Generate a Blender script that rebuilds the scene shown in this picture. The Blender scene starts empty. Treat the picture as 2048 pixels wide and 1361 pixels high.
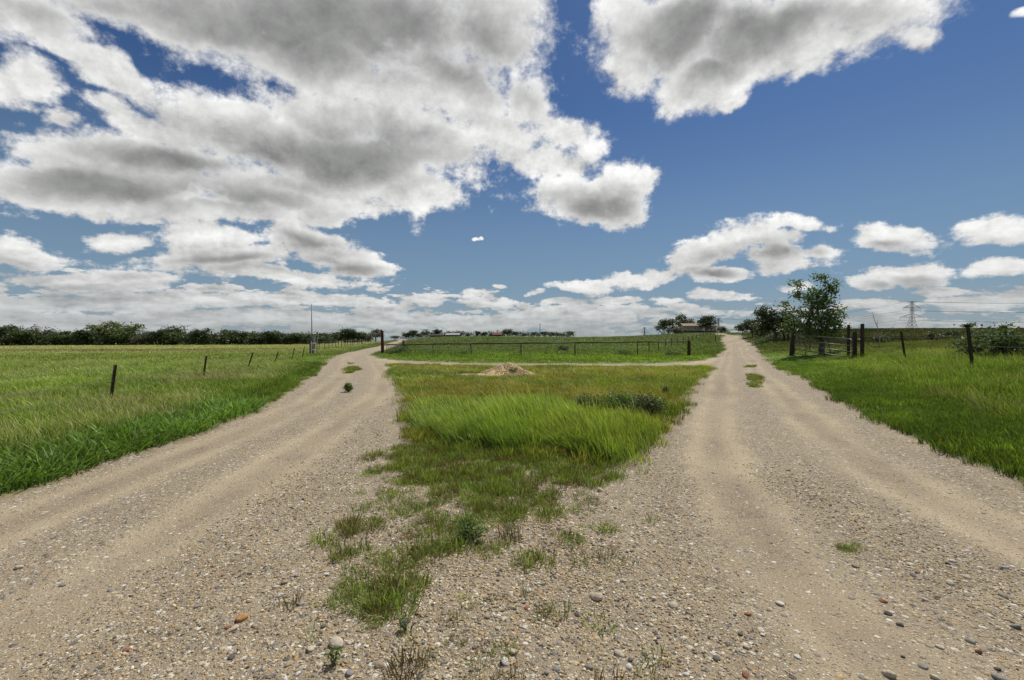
import bpy, math, random
import numpy as np
from mathutils import Vector, Matrix, Euler

RAD = math.radians
rng = np.random.default_rng(11)
random.seed(11)
scene = bpy.context.scene
col = scene.collection

# ------------------------------------------------------------------ camera
EYE = 1.6
FOC = 910.2                      # focal length in photograph pixels (16 mm on 36 mm)
cam_d = bpy.data.cameras.new("camera")
cam_d.lens = 16.0
cam_d.sensor_width = 36.0
cam_d.clip_start = 0.05
cam_d.clip_end = 20000.0
cam = bpy.data.objects.new("camera", cam_d)
col.objects.link(cam)
cam.location = (0, 0, EYE)
cam.rotation_euler = (RAD(90), 0, 0)
scene.camera = cam

# ------------------------------------------------------------------ exposure, sun
scene.view_settings.view_transform = 'Standard'
scene.view_settings.look = 'None'
scene.view_settings.exposure = 0.0
scene.view_settings.gamma = 1.0
scene.view_settings.use_curve_mapping = False
scene.cycles.use_denoising = True
scene.cycles.max_bounces = 6
scene.cycles.diffuse_bounces = 3
scene.cycles.transparent_max_bounces = 8

SUN_AZ, SUN_EL = 38.0, 58.0      # degrees right of +Y, degrees up
sd = Vector((math.sin(RAD(SUN_AZ)) * math.cos(RAD(SUN_EL)), math.cos(RAD(SUN_AZ)) * math.cos(RAD(SUN_EL)), math.sin(RAD(SUN_EL))))
sun_d = bpy.data.lights.new("sun", 'SUN')
sun_d.energy = 4.4
sun_d.angle = RAD(0.6)
sun_d.color = (1.0, 0.955, 0.88)
sun = bpy.data.objects.new("sun", sun_d)
col.objects.link(sun)
sun.rotation_euler = (-sd).to_track_quat('-Z', 'Y').to_euler()


# ------------------------------------------------------------------ node helper
class NT:
    def __init__(self, tree):
        self.t = tree
        self.n = tree.nodes
        self.l = tree.links

    def new(self, kind, **kw):
        nd = self.n.new(kind)
        for k, v in kw.items():
            setattr(nd, k, v)
        return nd

    def set(self, sock, v):
        if isinstance(v, bpy.types.NodeSocket):
            self.l.new(v, sock)
        elif v is not None:
            sock.default_value = v

    def math(self, op, a, b=None, c=None, clamp=False):
        nd = self.n.new('ShaderNodeMath')
        nd.operation = op
        nd.use_clamp = clamp
        for i, v in enumerate((a, b, c)):
            self.set(nd.inputs[i], v)
        return nd.outputs[0]

    def vmath(self, op, a, b=None, scale=None):
        nd = self.n.new('ShaderNodeVectorMath')
        nd.operation = op
        self.set(nd.inputs[0], a)
        self.set(nd.inputs[1], b)
        if scale is not None:
            self.set(nd.inputs['Scale'], scale)
        return nd.outputs['Value'] if op in ('LENGTH', 'DOT_PRODUCT', 'DISTANCE') else nd.outputs['Vector']

    def noise(self, vec, scale, detail=4, rough=0.5, dist=0.0, dims='3D'):
        nd = self.n.new('ShaderNodeTexNoise')
        nd.noise_dimensions = dims
        self.set(nd.inputs['Vector'], vec)
        nd.inputs['Scale'].default_value = scale
        nd.inputs['Detail'].default_value = detail
        nd.inputs['Roughness'].default_value = rough
        nd.inputs['Distortion'].default_value = dist
        return nd

    def voronoi(self, vec, scale, feature='F1', rand=1.0):
        nd = self.n.new('ShaderNodeTexVoronoi')
        nd.feature = feature
        self.set(nd.inputs['Vector'], vec)
        nd.inputs['Scale'].default_value = scale
        nd.inputs['Randomness'].default_value = rand
        return nd

    def ramp(self, fac, stops, interp='LINEAR'):
        nd = self.n.new('ShaderNodeValToRGB')
        nd.color_ramp.interpolation = interp
        els = nd.color_ramp.elements
        while len(els) < len(stops):
            els.new(0.5)
        for e, (p, c) in zip(els, stops):
            e.position = p
            e.color = (*c, 1) if len(c) == 3 else c
        self.set(nd.inputs[0], fac)
        return nd.outputs[0]

    def maprange(self, v, a, b, c=0.0, d=1.0, smooth=False):
        nd = self.n.new('ShaderNodeMapRange')
        nd.interpolation_type = 'SMOOTHSTEP' if smooth else 'LINEAR'
        nd.clamp = True
        self.set(nd.inputs[0], v)
        for i, x in enumerate((a, b, c, d)):
            self.set(nd.inputs[1 + i], x)
        return nd.outputs[0]

    def mix(self, fac, a, b, blend='MIX'):
        nd = self.n.new('ShaderNodeMix')
        nd.data_type = 'RGBA'
        nd.blend_type = blend
        self.set(nd.inputs[0], fac)
        self.set(nd.inputs[6], (*a, 1) if isinstance(a, tuple) and len(a) == 3 else a)
        self.set(nd.inputs[7], (*b, 1) if isinstance(b, tuple) and len(b) == 3 else b)
        return nd.outputs[2]

    def sep(self, v):
        nd = self.n.new('ShaderNodeSeparateXYZ')
        self.set(nd.inputs[0], v)
        return nd.outputs

    def comb(self, x, y, z):
        nd = self.n.new('ShaderNodeCombineXYZ')
        for i, v in enumerate((x, y, z)):
            self.set(nd.inputs[i], v)
        return nd.outputs[0]


# ------------------------------------------------------------------ sky with cumulus
def sky_dir(px, py):
    v = Vector(((px - 1024) / FOC, 1.0, (680.5 - py) / FOC))
    return v.normalized()


def blob_frame(px, py, rx, ry, rot=0.0):
    """two scaled tangent axes of one cloud lobe on the celestial sphere"""
    c = sky_dir(px, py)
    cr, sr = math.cos(RAD(rot)), math.sin(RAD(rot))
    a = sky_dir(px + rx * cr, py - rx * sr) - c
    b = sky_dir(px - ry * sr, py - ry * cr) - c
    la, lb = a.length, b.length
    X = (a - c * a.dot(c)).normalized()
    Z = b - c * b.dot(c)
    Z = (Z - X * Z.dot(X)).normalized()
    return X / la, Z / lb


# lobes of the cumulus field: heading, height and extent as the clouds stand in the sky
LOBES = [
    # high deck overhead, centre
    (560, 25, 330, 85, -8), (820, 70, 260, 120, -10), (1000, 70, 105, 120, 0), (660, 130, 190, 80, -15), (930, 170, 130, 80, -20),
    (300, 20, 200, 50, -5), (1060, 200, 70, 60, -35), (800, 190, 160, 60, -10),
    # upper left broken cloud
    (70, 55, 140, 50, -10), (60, 180, 75, 52, -20), (130, 110, 110, 26, -25), (215, 150, 105, 34, -28), (235, 225, 70, 22, -25), (320, 262, 120, 26, -15), (140, 255, 50, 22, -10),
    # big middle deck
    (330, 330, 300, 62, -4), (180, 380, 210, 55, -6), (520, 290, 190, 80, -8), (700, 320, 240, 90, -6), (860, 300, 150, 75, -25),
    (560, 385, 330, 55, -4), (640, 225, 170, 50, -10), (1000, 265, 130, 50, -22), (1120, 262, 90, 42, -25), (1090, 320, 120, 45, -8),
    (840, 385, 110, 42, -10), (470, 225, 110, 40, -20), (1180, 300, 40, 22, -20), (420, 430, 200, 38, -2), (660, 430, 90, 30, -2),
    # lone cumulus, centre
    (1165, 392, 80, 46, -3), (1240, 385, 68, 54, 0), (1120, 380, 50, 34, 0),
    # upper right deck
    (1350, 60, 150, 90, 0), (1560, 60, 210, 75, 8), (1720, 40, 160, 62, 16), (1440, 150, 150, 62, 12), (1260, 130, 68, 75, 0),
    (1260, 40, 70, 60, 0), (1640, 110, 110, 46, 16), (1480, 190, 60, 24, 0), (2030, 12, 40, 10, 10), (1820, 65, 50, 24, 25),
    # lower left deck
    (260, 482, 75, 24, 0), (420, 480, 110, 36, 0), (600, 478, 120, 36, -10), (690, 520, 110, 32, -12), (450, 525, 160, 26, 0), (560, 555, 180, 18, -3),
    (35, 510, 90, 36, -8), (130, 560, 130, 22, -3), (250, 562, 100, 22, 0),
    # low cumulus, right
    (1400, 520, 70, 36, 12), (1480, 490, 85, 42, 10), (1560, 515, 110, 40, -8), (1590, 455, 85, 22, -6), (1640, 520, 60, 22, 0), (1530, 490, 90, 30, 0), (1440, 556, 60, 16, 0),
    (1280, 562, 70, 21, 0), (1160, 575, 66, 16, 0), (1790, 490, 82, 26, -4), (1990, 462, 78, 26, 6), (1820, 554, 85, 25, 0), (1990, 545, 75, 22, 4),
    (1740, 570, 60, 14, 0), (1430, 596, 66, 11, 0), (1950, 610, 130, 14, 0), (1720, 610, 60, 9, 0), (1110, 608, 55, 9, 0),
    (1335, 604, 44, 8, 0), (1235, 604, 50, 9, 0), (1060, 590, 24, 8, 0), (1590, 585, 40, 9, 0), (1880, 588, 60, 8, 0), (1180, 625, 60, 7, 0),
    # little puffs
    (858, 598, 29, 14, 0), (943, 595, 23, 11, 0), (1000, 609, 25, 11, 0), (954, 488, 11, 4, 0), (966, 486, 7, 4, 0), (998, 577, 15, 5, 0),
    # long layers close to the horizon
    (250, 605, 330, 17, 0), (620, 600, 150, 14, 0), (640, 640, 330, 16, 0), (100, 640, 260, 16, 0), (1200, 630, 260, 13, 0), (1000, 652, 300, 10, 0),
]
# where the decks are deep and their bases go grey
DEEP = [
    (640, 60, 300, 90, -10), (900, 100, 190, 90, -20), (690, 300, 190, 60, -8), (560, 330, 130, 40, -5), (380, 330, 170, 36, -8), (230, 385, 200, 34, -8), (450, 400, 200, 30, -4),
    (1400, 40, 130, 70, 10), (1560, 40, 180, 55, 12), (1450, 110, 90, 40, 20), (1200, 405, 75, 24, 0), (620, 490, 90, 16, -8), (680, 530, 80, 14, -10),
    (1500, 522, 100, 18, 0), (1420, 560, 60, 10, 0), (1590, 520, 60, 14, 0), (1820, 572, 75, 10, 0), (1790, 508, 60, 10, 0), (110, 580, 170, 13, 0), (440, 540, 150, 12, 0), (40, 535, 80, 14, 0), (300, 90, 220, 40, -20),
]

world = bpy.data.worlds.new("World")
scene.world = world
world.use_nodes = True
world.cycles.sampling_method = 'MANUAL'
world.cycles.sample_map_resolution = 512
W = NT(world.node_tree)
for nd in list(W.n):
    W.n.remove(nd)
SKY_K = 0.1
sky = W.new('ShaderNodeTexSky', sky_type='NISHITA')
sky.sun_disc = False
sky.sun_elevation = RAD(SUN_EL)
sky.sun_rotation = RAD(SUN_AZ)
sky.altitude = 200
sky.air_density = 1.0
sky.dust_density = 0.6
sky.ozone_density = 3.0
tc = W.new('ShaderNodeTexCoord')
D0 = tc.outputs['Generated']
zz = W.sep(D0)
# noise space: seen in perspective, flattening toward the horizon
den = W.math('ADD', W.math('MAXIMUM', zz[2], 0.0), 0.16)
flat = W.vmath('SCALE', D0, scale=W.math('DIVIDE', 1.0, den))
flat = W.vmath('MULTIPLY', flat, (1, 1, 1.6))


def lobes_min(vec, lobes, smooth=0.2):
    """squared distance, in lobe radii, to the nearest of the lobes"""
    cur = None
    for lb in lobes:
        X, Z = blob_frame(*lb)
        a = W.vmath('DOT_PRODUCT', vec, tuple(X))
        b = W.vmath('DOT_PRODUCT', vec, tuple(Z))
        q = W.math('MULTIPLY_ADD', b, b, W.math('MULTIPLY', a, a))
        cur = q if cur is None else W.math('SMOOTH_MIN', cur, q, smooth)
    return cur


def root2(q):
    return W.math('SQRT', W.math('MAXIMUM', q, 0.0))


def billow(nvec, vec, detail):
    """cauliflower relief: broad ragged masses in deck perspective plus rounded heads at several sizes"""
    n1 = W.noise(nvec, 2.0, detail, 0.60, 0.0)
    wob = W.noise(vec, 9.0, 4, 0.6)
    v2 = W.vmath('ADD', vec, W.vmath('SCALE', W.vmath('SUBTRACT', wob.outputs['Color'], (0.5, 0.5, 0.5)), scale=0.075))
    vo = W.voronoi(W.vmath('MULTIPLY', v2, (1.0, 1.0, 1.5)), 11.0)
    vo.normalize = True
    vo.inputs['Detail'].default_value = 3.0
    vo.inputs['Roughness'].default_value = 0.55
    vo.inputs['Lacunarity'].default_value = 2.3
    heads = W.math('SUBTRACT', 0.30, vo.outputs['Distance'])
    n2 = W.noise(vec, 38.0, 6, 0.70, 0.0)
    r = W.math('ADD', W.math('MULTIPLY', W.math('SUBTRACT', n1.outputs[0], 0.5), 2.7), W.math('MULTIPLY', heads, 2.2))
    return W.math('ADD', r, W.math('MULTIPLY', W.math('SUBTRACT', n2.outputs[0], 0.5), 1.3))


warp = W.noise(D0, 4.0, 5, 0.55)
wv = W.vmath('SCALE', W.vmath('SUBTRACT', warp.outputs['Color'], (0.5, 0.5, 0.5)), scale=W.maprange(zz[2], 0.05, 0.45, 0.05, 0.17))
wvec = W.vmath('ADD', D0, wv)
low = lobes_min(wvec, LOBES[26:])
base = root2(W.math('SMOOTH_MIN', lobes_min(wvec, LOBES[:26]), low, 0.3))
# sky behind and beside the view goes on with the same broken cover
cover = W.noise(flat, 0.85, 3, 0.5)
gen = W.maprange(cover.outputs[0], 0.38, 0.66, 1.6, 0.35)
side = W.maprange(zz[1], 0.34, 0.55, 0.0, 1.0, True)
base = W.math('ADD', W.math('MULTIPLY', W.math('MINIMUM', base, 2.0), side), W.math('MULTIPLY', gen, W.math('SUBTRACT', 1.0, side)))
solid = W.math('MULTIPLY', W.math('SUBTRACT', 1.0, base), 1.25)
nn0 = billow(flat, D0, 9)
f0 = W.math('ADD', solid, nn0)
# distant cumulus seen edge-on: stacked flat layers above the horizon, thicker to the left
layer = W.noise(W.vmath('MULTIPLY', D0, (7.5, 7.5, 27.0)), 1.7, 7, 0.62)
lmask = W.maprange(zz[2], W.maprange(zz[0], -0.1, 0.15, 0.07, 0.055), W.maprange(zz[0], -0.1, 0.15, 0.18, 0.13), 1.0, 0.0, True)
lfield = W.math('MULTIPLY', W.math('SUBTRACT', layer.outputs[0], W.maprange(zz[0], -0.35, 0.05, 0.470, 0.488)), 9.0)
f0 = W.math('MAXIMUM', f0, W.math('SUBTRACT', W.math('MULTIPLY', lfield, lmask), W.math('MULTIPLY', W.math('SUBTRACT', 1.0, lmask), 2.0)))
layer1 = W.noise(W.vmath('ADD', W.vmath('MULTIPLY', D0, (7.5, 7.5, 27.0)), (0.04, 0.0, 0.17)), 1.7, 7, 0.62)
lrel = W.math('MULTIPLY', W.math('MULTIPLY', W.math('SUBTRACT', layer.outputs[0], layer1.outputs[0]), 3.2), lmask)
# light from the sun's side: compare with the cloud a little way toward the sun
sun_shift = W.vmath('ADD', D0, (0.010, 0.0, 0.026))
nn1 = billow(W.vmath('ADD', flat, (0.03, -0.025, 0.06)), sun_shift, 9)
base1 = root2(lobes_min(W.vmath('ADD', sun_shift, wv), LOBES[26:]))
slope = W.math('SUBTRACT', W.math('MINIMUM', base1, 1.6), W.math('MINIMUM', root2(low), 1.6))
lit = W.math('ADD', W.math('ADD', W.math('MULTIPLY', W.math('SUBTRACT', nn0, nn1), 0.95), W.math('MULTIPLY', slope, 0.5)), lrel)
alpha = W.maprange(f0, W.maprange(zz[2], 0.1, 0.5, -0.15, -0.40), W.maprange(zz[2], 0.1, 0.5, 0.30, 0.50), 0.0, 1.0, True)
deep = root2(lobes_min(W.vmath('ADD', D0, W.vmath('SCALE', wv, scale=1.2)), DEEP, 0.8))
deepv = W.math('ADD', W.math('SUBTRACT', 1.0, W.math('MINIMUM', deep, 2.4)), W.math('MULTIPLY', nn0, 0.16))
thick = W.math('POWER', W.maprange(deepv, -1.35, 0.95, 0.0, 1.0, True), 1.25)
soft = W.noise(flat, 2.0, 2, 0.5)
body = W.math('ADD', solid, W.math('MULTIPLY', W.math('SUBTRACT', soft.outputs[0], 0.5), 1.8))
thick = W.math('MULTIPLY', thick, W.maprange(body, -0.35, 1.0, 0.0, 1.0, True))
thick = W.math('MULTIPLY', thick, W.maprange(f0, 0.0, 0.8, 0.25, 1.0, True))
bright = W.math('SUBTRACT', 0.86, W.math('MULTIPLY', thick, 0.58))
bright = W.math('MULTIPLY', bright, W.maprange(lit, -0.85, 0.85, 0.60, 1.25))
bright = W.math('MULTIPLY', bright, W.maprange(zz[2], 0.0, 0.25, 0.74, 1.0))
tone = W.mix(thick, (1.0, 1.0, 0.99), (0.98, 1.0, 0.98))
ccol = W.vmath('SCALE', tone, scale=W.math('DIVIDE', bright, SKY_K))
# blue of the clear sky, paler toward the horizon
blue = W.mix(1.0, sky.outputs[0], (0.32, 0.45, 0.61), 'MULTIPLY')
hz = W.maprange(zz[2], -0.02, 0.48, 1.0, 0.0, True)
blue = W.mix(W.math('MULTIPLY', hz, 0.85), blue, (2.3, 3.4, 4.3))
blue = W.mix(W.math('MULTIPLY', W.maprange(zz[2], 0.0, 0.13, 1.0, 0.0, True), 0.75), blue, (3.1, 3.65, 3.95))
ccol = W.mix(W.math('MULTIPLY', W.maprange(zz[2], 0.0, 0.13, 1.0, 0.0, True), 0.6), ccol, (3.2, 3.65, 3.8))
fin = W.mix(alpha, blue, ccol)
bg = W.new('ShaderNodeBackground')
W.set(bg.inputs['Color'], fin)
bg.inputs['Strength'].default_value = SKY_K
wo = W.new('ShaderNodeOutputWorld')
W.l.new(bg.outputs[0], wo.inputs['Surface'])


# ------------------------------------------------------------------ numeric noise
def _hash(ix, iy, seed):
    h = (ix.astype(np.int64) * 374761393 + iy.astype(np.int64) * 668265263 + seed * 974711) & 0x7fffffff
    h = ((h ^ (h >> 13)) * 1274126177) & 0x7fffffff
    h = (h ^ (h >> 16)) & 0xffff
    return h / 65535.0


def vnoise(x, y, seed=0):
    ix, iy = np.floor(x), np.floor(y)
    fx, fy = x - ix, y - iy
    fx = fx * fx * (3 - 2 * fx)
    fy = fy * fy * (3 - 2 * fy)
    a, b = _hash(ix, iy, seed), _hash(ix + 1, iy, seed)
    c, d = _hash(ix, iy + 1, seed), _hash(ix + 1, iy + 1, seed)
    return (a * (1 - fx) + b * fx) * (1 - fy) + (c * (1 - fx) + d * fx) * fy


def fbm(x, y, scale, octs=4, seed=0):
    x, y = np.asarray(x, float), np.asarray(y, float)
    s, amp, tot = 0.0, 1.0, 0.0
    for i in range(octs):
        s = s + amp * vnoise(x * scale + 17.3 * i, y * scale - 9.1 * i, seed + i)
        tot += amp
        amp *= 0.5
        scale *= 2.03
    return s / tot            # 0..1


def sstep(a, b, x):
    t = np.clip((x - a) / (b - a), 0, 1)
    return t * t * (3 - 2 * t)


# ------------------------------------------------------------------ terrain
def PX(px, d):
    return (px - 1024) / FOC * d


def PZ(py, d):
    return EYE - (py - 680.5) / FOC * d


ctrl = []


def cp(px, py, d):
    ctrl.append((PX(px, d), d, PZ(py, d)))


for x in (-14, -9, -5, -1.5, 1.5, 5):
    for y in (-8, 0, 4, 9, 16, 24, 32):
        ctrl.append((x, y, 0.0))
for y in (9, 16, 24, 32):
    ctrl.append((-22, y, 0.02))
ctrl += [(-30, -10, 0), (-30, 10, 0), (-60, 0, 0), (10, 12, 0.05), (13, 22, 0.03), (8, 4, 0.16), (8, -4, 0.2), (14, 6, 0.38), (20, 4, 0.6), (30, 8, 0.95), (30, -10, 0.8), (60, 0, 2.2), (60, -60, 2.0), (0, -60, 0), (-60, -60, 0)]
for a in [(1943, 743, 15), (1808, 728, 20), (1724, 713, 27.5), (1704, 726, 27), (1585, 713, 34), (1645, 714, 32), (1758, 697, 30),
          (1700, 660, 118), (1860, 659.5, 118), (2048, 659.5, 118), (1600, 664, 116), (1560, 679, 62), (1650, 690, 55), (1850, 682, 55), (2000, 690, 40),
          (1468, 671, 104), (1472, 681, 86), (1474, 690, 70), (1485, 714, 42), (1465, 671.8, 150),
          (1400, 665.5, 230), (1400, 671, 150), (1400, 677, 100), (1380, 695, 60), (1320, 671, 250), (1200, 675, 200), (1200, 690, 85), (1200, 707, 50),
          (1024, 707, 50), (1024, 693, 85), (1024, 680.5, 150), (1024, 673, 250), (850, 675, 250), (870, 690, 88), (870, 706, 50),
          (790, 683.5, 170), (800, 681.5, 215), (712, 703, 58), (745, 695.5, 78), (765, 709, 46),
          (650, 698, 80), (640, 692, 130), (600, 690, 185), (450, 691, 185), (300, 691.5, 185), (150, 692, 185), (0, 692.5, 185), (300, 722, 36), (100, 715, 45), (300, 703, 75), (0, 703, 75),
          (-300, 694, 185), (2400, 659, 118), (2300, 690, 40)]:
    cp(*a)
for (x, y, z) in [(-900, 900, -3), (-300, 420, -1.5), (-60, 420, 2.4), (100, 450, 4.2), (0, 900, 3.0), (300, 300, 3.6), (420, 450, 4.0), (900, 900, 3.0), (600, 100, 3.0), (-600, 100, -1), (-600, -300, 0), (600, -300, 2),
                  (0, -400, 0), (180, 180, 4.4), (260, 150, 4.4), (-1500, 1500, -3), (1500, 1500, 2), (0, 1600, 2), (-1500, -500, 0), (1500, -500, 2)]:
    ctrl.append((x, y, z))
ctrl = np.array(ctrl)


def warp_xy(x, y):
    r = np.sqrt(x * x + y * y) + 1e-6
    k = np.arcsinh(r / 14.0) / r
    return x * k * 3, y * k * 3


def _tps(r2):
    return 0.5 * r2 * np.log(r2 + 1e-9)


cu, cv = warp_xy(ctrl[:, 0], ctrl[:, 1])
nc = len(cu)
K = _tps((cu[:, None] - cu) ** 2 + (cv[:, None] - cv) ** 2) + np.eye(nc) * 0.02
Pm = np.stack([np.ones(nc), cu, cv], 1)
A = np.block([[K, Pm], [Pm.T, np.zeros((3, 3))]])
sol = np.linalg.solve(A, np.concatenate([ctrl[:, 2], np.zeros(3)]))


def base_height(x, y):
    shp = np.shape(x)
    u, v = warp_xy(np.ravel(x).astype(float), np.ravel(y).astype(float))
    out = np.empty(u.shape)
    for s in range(0, len(u), 40000):
        uu, vv = u[s:s + 40000], v[s:s + 40000]
        out[s:s + 40000] = _tps((uu[:, None] - cu) ** 2 + (vv[:, None] - cv) ** 2) @ sol[:nc] + sol[nc] + sol[nc + 1] * uu + sol[nc + 2] * vv
    return out.reshape(shp)


# ------------------------------------------------------------------ plan of the tracks
LEFT_EDGE = [(-4.4, -8), (-4.6, -3), (-4.8, 2), (-4.97, 4.4), (-5.18, 5.7), (-5.33, 7.8), (-5.5, 9.4), (-6.2, 12.2), (-8.1, 18.3), (-10.7, 26), (-13.8, 34), (-16.4, 42), (-18.8, 51), (-22.4, 70), (-25.4, 86), (-42, 160), (-53, 214), (-66, 260)]
LEFT_INNER = [(-62, 262), (-48.5, 214), (-38, 160), (-21.6, 86), (-18.2, 68), (-15.8, 54), (-14, 45.5)]
NORTH_EDGE = [(-11.6, 38.5), (-8.6, 34.6), (-4.5, 32), (-0.8, 30.9), (5.8, 30.5), (11.2, 33.2), (15.6, 37.4), (18.6, 42), (22.6, 49), (27, 58), (32.4, 70), (40.3, 88), (48.4, 104), (57, 125), (70, 155), (84, 190)]
RIGHT_EDGE = [(88, 188), (74, 153), (61, 123), (52.8, 104), (45, 88), (36.8, 70), (29.5, 55), (23.2, 42), (15.6, 26.7), (9.2, 13.3), (6.25, 7.3), (5.35, 4.7), (5.2, 2), (5.6, -3), (6, -8)]
OUTER = np.array(LEFT_EDGE + LEFT_INNER + NORTH_EDGE + RIGHT_EDGE)
ISLAND = np.array([(-8.0, 29.2), (-0.7, 26.0), (5, 25.9), (13.0, 29.3), (12.0, 26.5), (7.6, 18.3), (5.2, 13), (3.7, 9.7), (2.5, 7.3), (1.5, 5.5), (0.6, 5.7), (-1.0, 6.3), (-1.9, 7.7), (-3.3, 13.3), (-5.3, 19.5), (-7.3, 26.5)])


def poly_sdf(P, x, y):
    x, y = np.ravel(x), np.ravel(y)
    d2 = np.full(x.shape, 1e18)
    inside = np.zeros(x.shape, bool)
    n = len(P)
    for i in range(n):
        ax, ay = P[i]
        bx, by = P[(i + 1) % n]
        ex, ey = bx - ax, by - ay
        wx, wy = x - ax, y - ay
        t = np.clip((wx * ex + wy * ey) / (ex * ex + ey * ey), 0, 1)
        dx, dy = wx - ex * t, wy - ey * t
        d2 = np.minimum(d2, dx * dx + dy * dy)
        c = ((ay > y) != (by > y)) & (x < (bx - ax) * (y - ay) / (by - ay + 1e-12) + ax)
        inside ^= c
    d = np.sqrt(d2)
    return np.where(inside, -d, d)


def road_sdf(x, y):
    """<0 on the gravel, >0 on grass"""
    s = np.maximum(poly_sdf(OUTER, x, y), -poly_sdf(ISLAND, x, y))
    s = s.reshape(np.shape(x))
    r = np.sqrt(np.asarray(x) ** 2 + np.asarray(y) ** 2)
    amp = np.clip(r / 30, 0.5, 1.2)
    return s + amp * 0.75 * (fbm(x, y, 0.9, 3, 5) - 0.5) + 0.22 * (fbm(x, y, 4.0, 2, 9) - 0.5)


def polyline_dist(pts, x, y):
    x0, y0 = np.ravel(x), np.ravel(y)
    d2 = np.full(x0.shape, 1e18)
    for (ax, ay), (bx, by) in zip(pts[:-1], pts[1:]):
        ex, ey = bx - ax, by - ay
        t = np.clip(((x0 - ax) * ex + (y0 - ay) * ey) / (ex * ex + ey * ey), 0, 1)
        d2 = np.minimum(d2, (x0 - ax - ex * t) ** 2 + (y0 - ay - ey * t) ** 2)
    return np.sqrt(d2).reshape(np.shape(x))


# worn wheel lines
RUTS = [
    ([(-3.9, -4), (-4.3, 3), (-4.7, 8), (-5.3, 12), (-7.2, 19), (-9.8, 27), (-14.5, 40), (-17, 52)], 0.42),
    ([(-2.3, -4), (-2.75, 3), (-3.2, 8), (-4.0, 14), (-5.9, 21), (-8.9, 30), (-13, 42), (-15.6, 54)], 0.40),
    ([(1.75, -4), (1.9, 3), (2.5, 5.5), (4.3, 9.7), (6.9, 15), (10.5, 23), (16, 34), (21.3, 45), (33.5, 70), (49.5, 104)], 0.42),
    ([(4.3, -4), (4.1, 2.5), (4.25, 4.7), (5.2, 7.5), (7.6, 12.5), (11.8, 22), (17.5, 33), (22.6, 44), (35.2, 70), (51.2, 104)], 0.45),
    ([(-12, 40), (-8, 31.5), (-3, 29), (3, 28.2), (9, 30), (14, 34), (19, 42)], 0.8),
]


def sandiness(x, y):
    s = np.zeros(np.shape(x))
    for pts, w in RUTS:
        d = polyline_dist(pts, x, y)
        s = np.maximum(s, np.exp(-(d / w) ** 2))
    e = fbm(x, y, 0.8, 3, 21)
    return np.clip(s * (0.55 + 0.9 * e), 0, 1)


def wornness(x, y):
    """compacted darker strips in and beside the wheel lines"""
    s = np.zeros(np.shape(x))
    for i, (pts, w) in enumerate(RUTS[:4]):
        d = polyline_dist(pts, x, y)
        wob = 0.25 * (fbm(x, y, 0.5, 3, 33 + i) - 0.5)
        s = np.maximum(s, np.exp(-((d - 0.05 + wob) / 0.20) ** 2) * 1.0)
        s = np.maximum(s, np.exp(-((d - 0.72 + wob) / 0.14) ** 2) * 0.6)
    return np.clip(s * (0.2 + 1.3 * fbm(x, y, 0.7, 3, 37)), 0, 1)


def height(x, y):
    x, y = np.asarray(x, float), np.asarray(y, float)
    z = base_height(x, y)
    s = road_sdf(x, y)
    r = np.sqrt(x * x + y * y)
    fade = np.clip(1.5 - r / 60, 0, 1)
    z = z + 0.07 * sstep(-0.25, 0.9, s) * np.clip(1.5 - r / 80, 0, 1)            # verge stands above the gravel
    z = z + sstep(0.0, 1.5, s) * 0.16 * (fbm(x, y, 0.35, 3, 3) - 0.5) * fade       # tussocky ground
    near = np.clip(1.4 - r / 25, 0, 1)
    z = z + near * 0.03 * (fbm(x, y, 1.3, 4, 13) - 0.5) - near * 0.018 * sandiness(x, y) * (s < 0)
    return z


def hz1(x, y):
    return float(height(np.array([x]), np.array([y]))[0])


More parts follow.
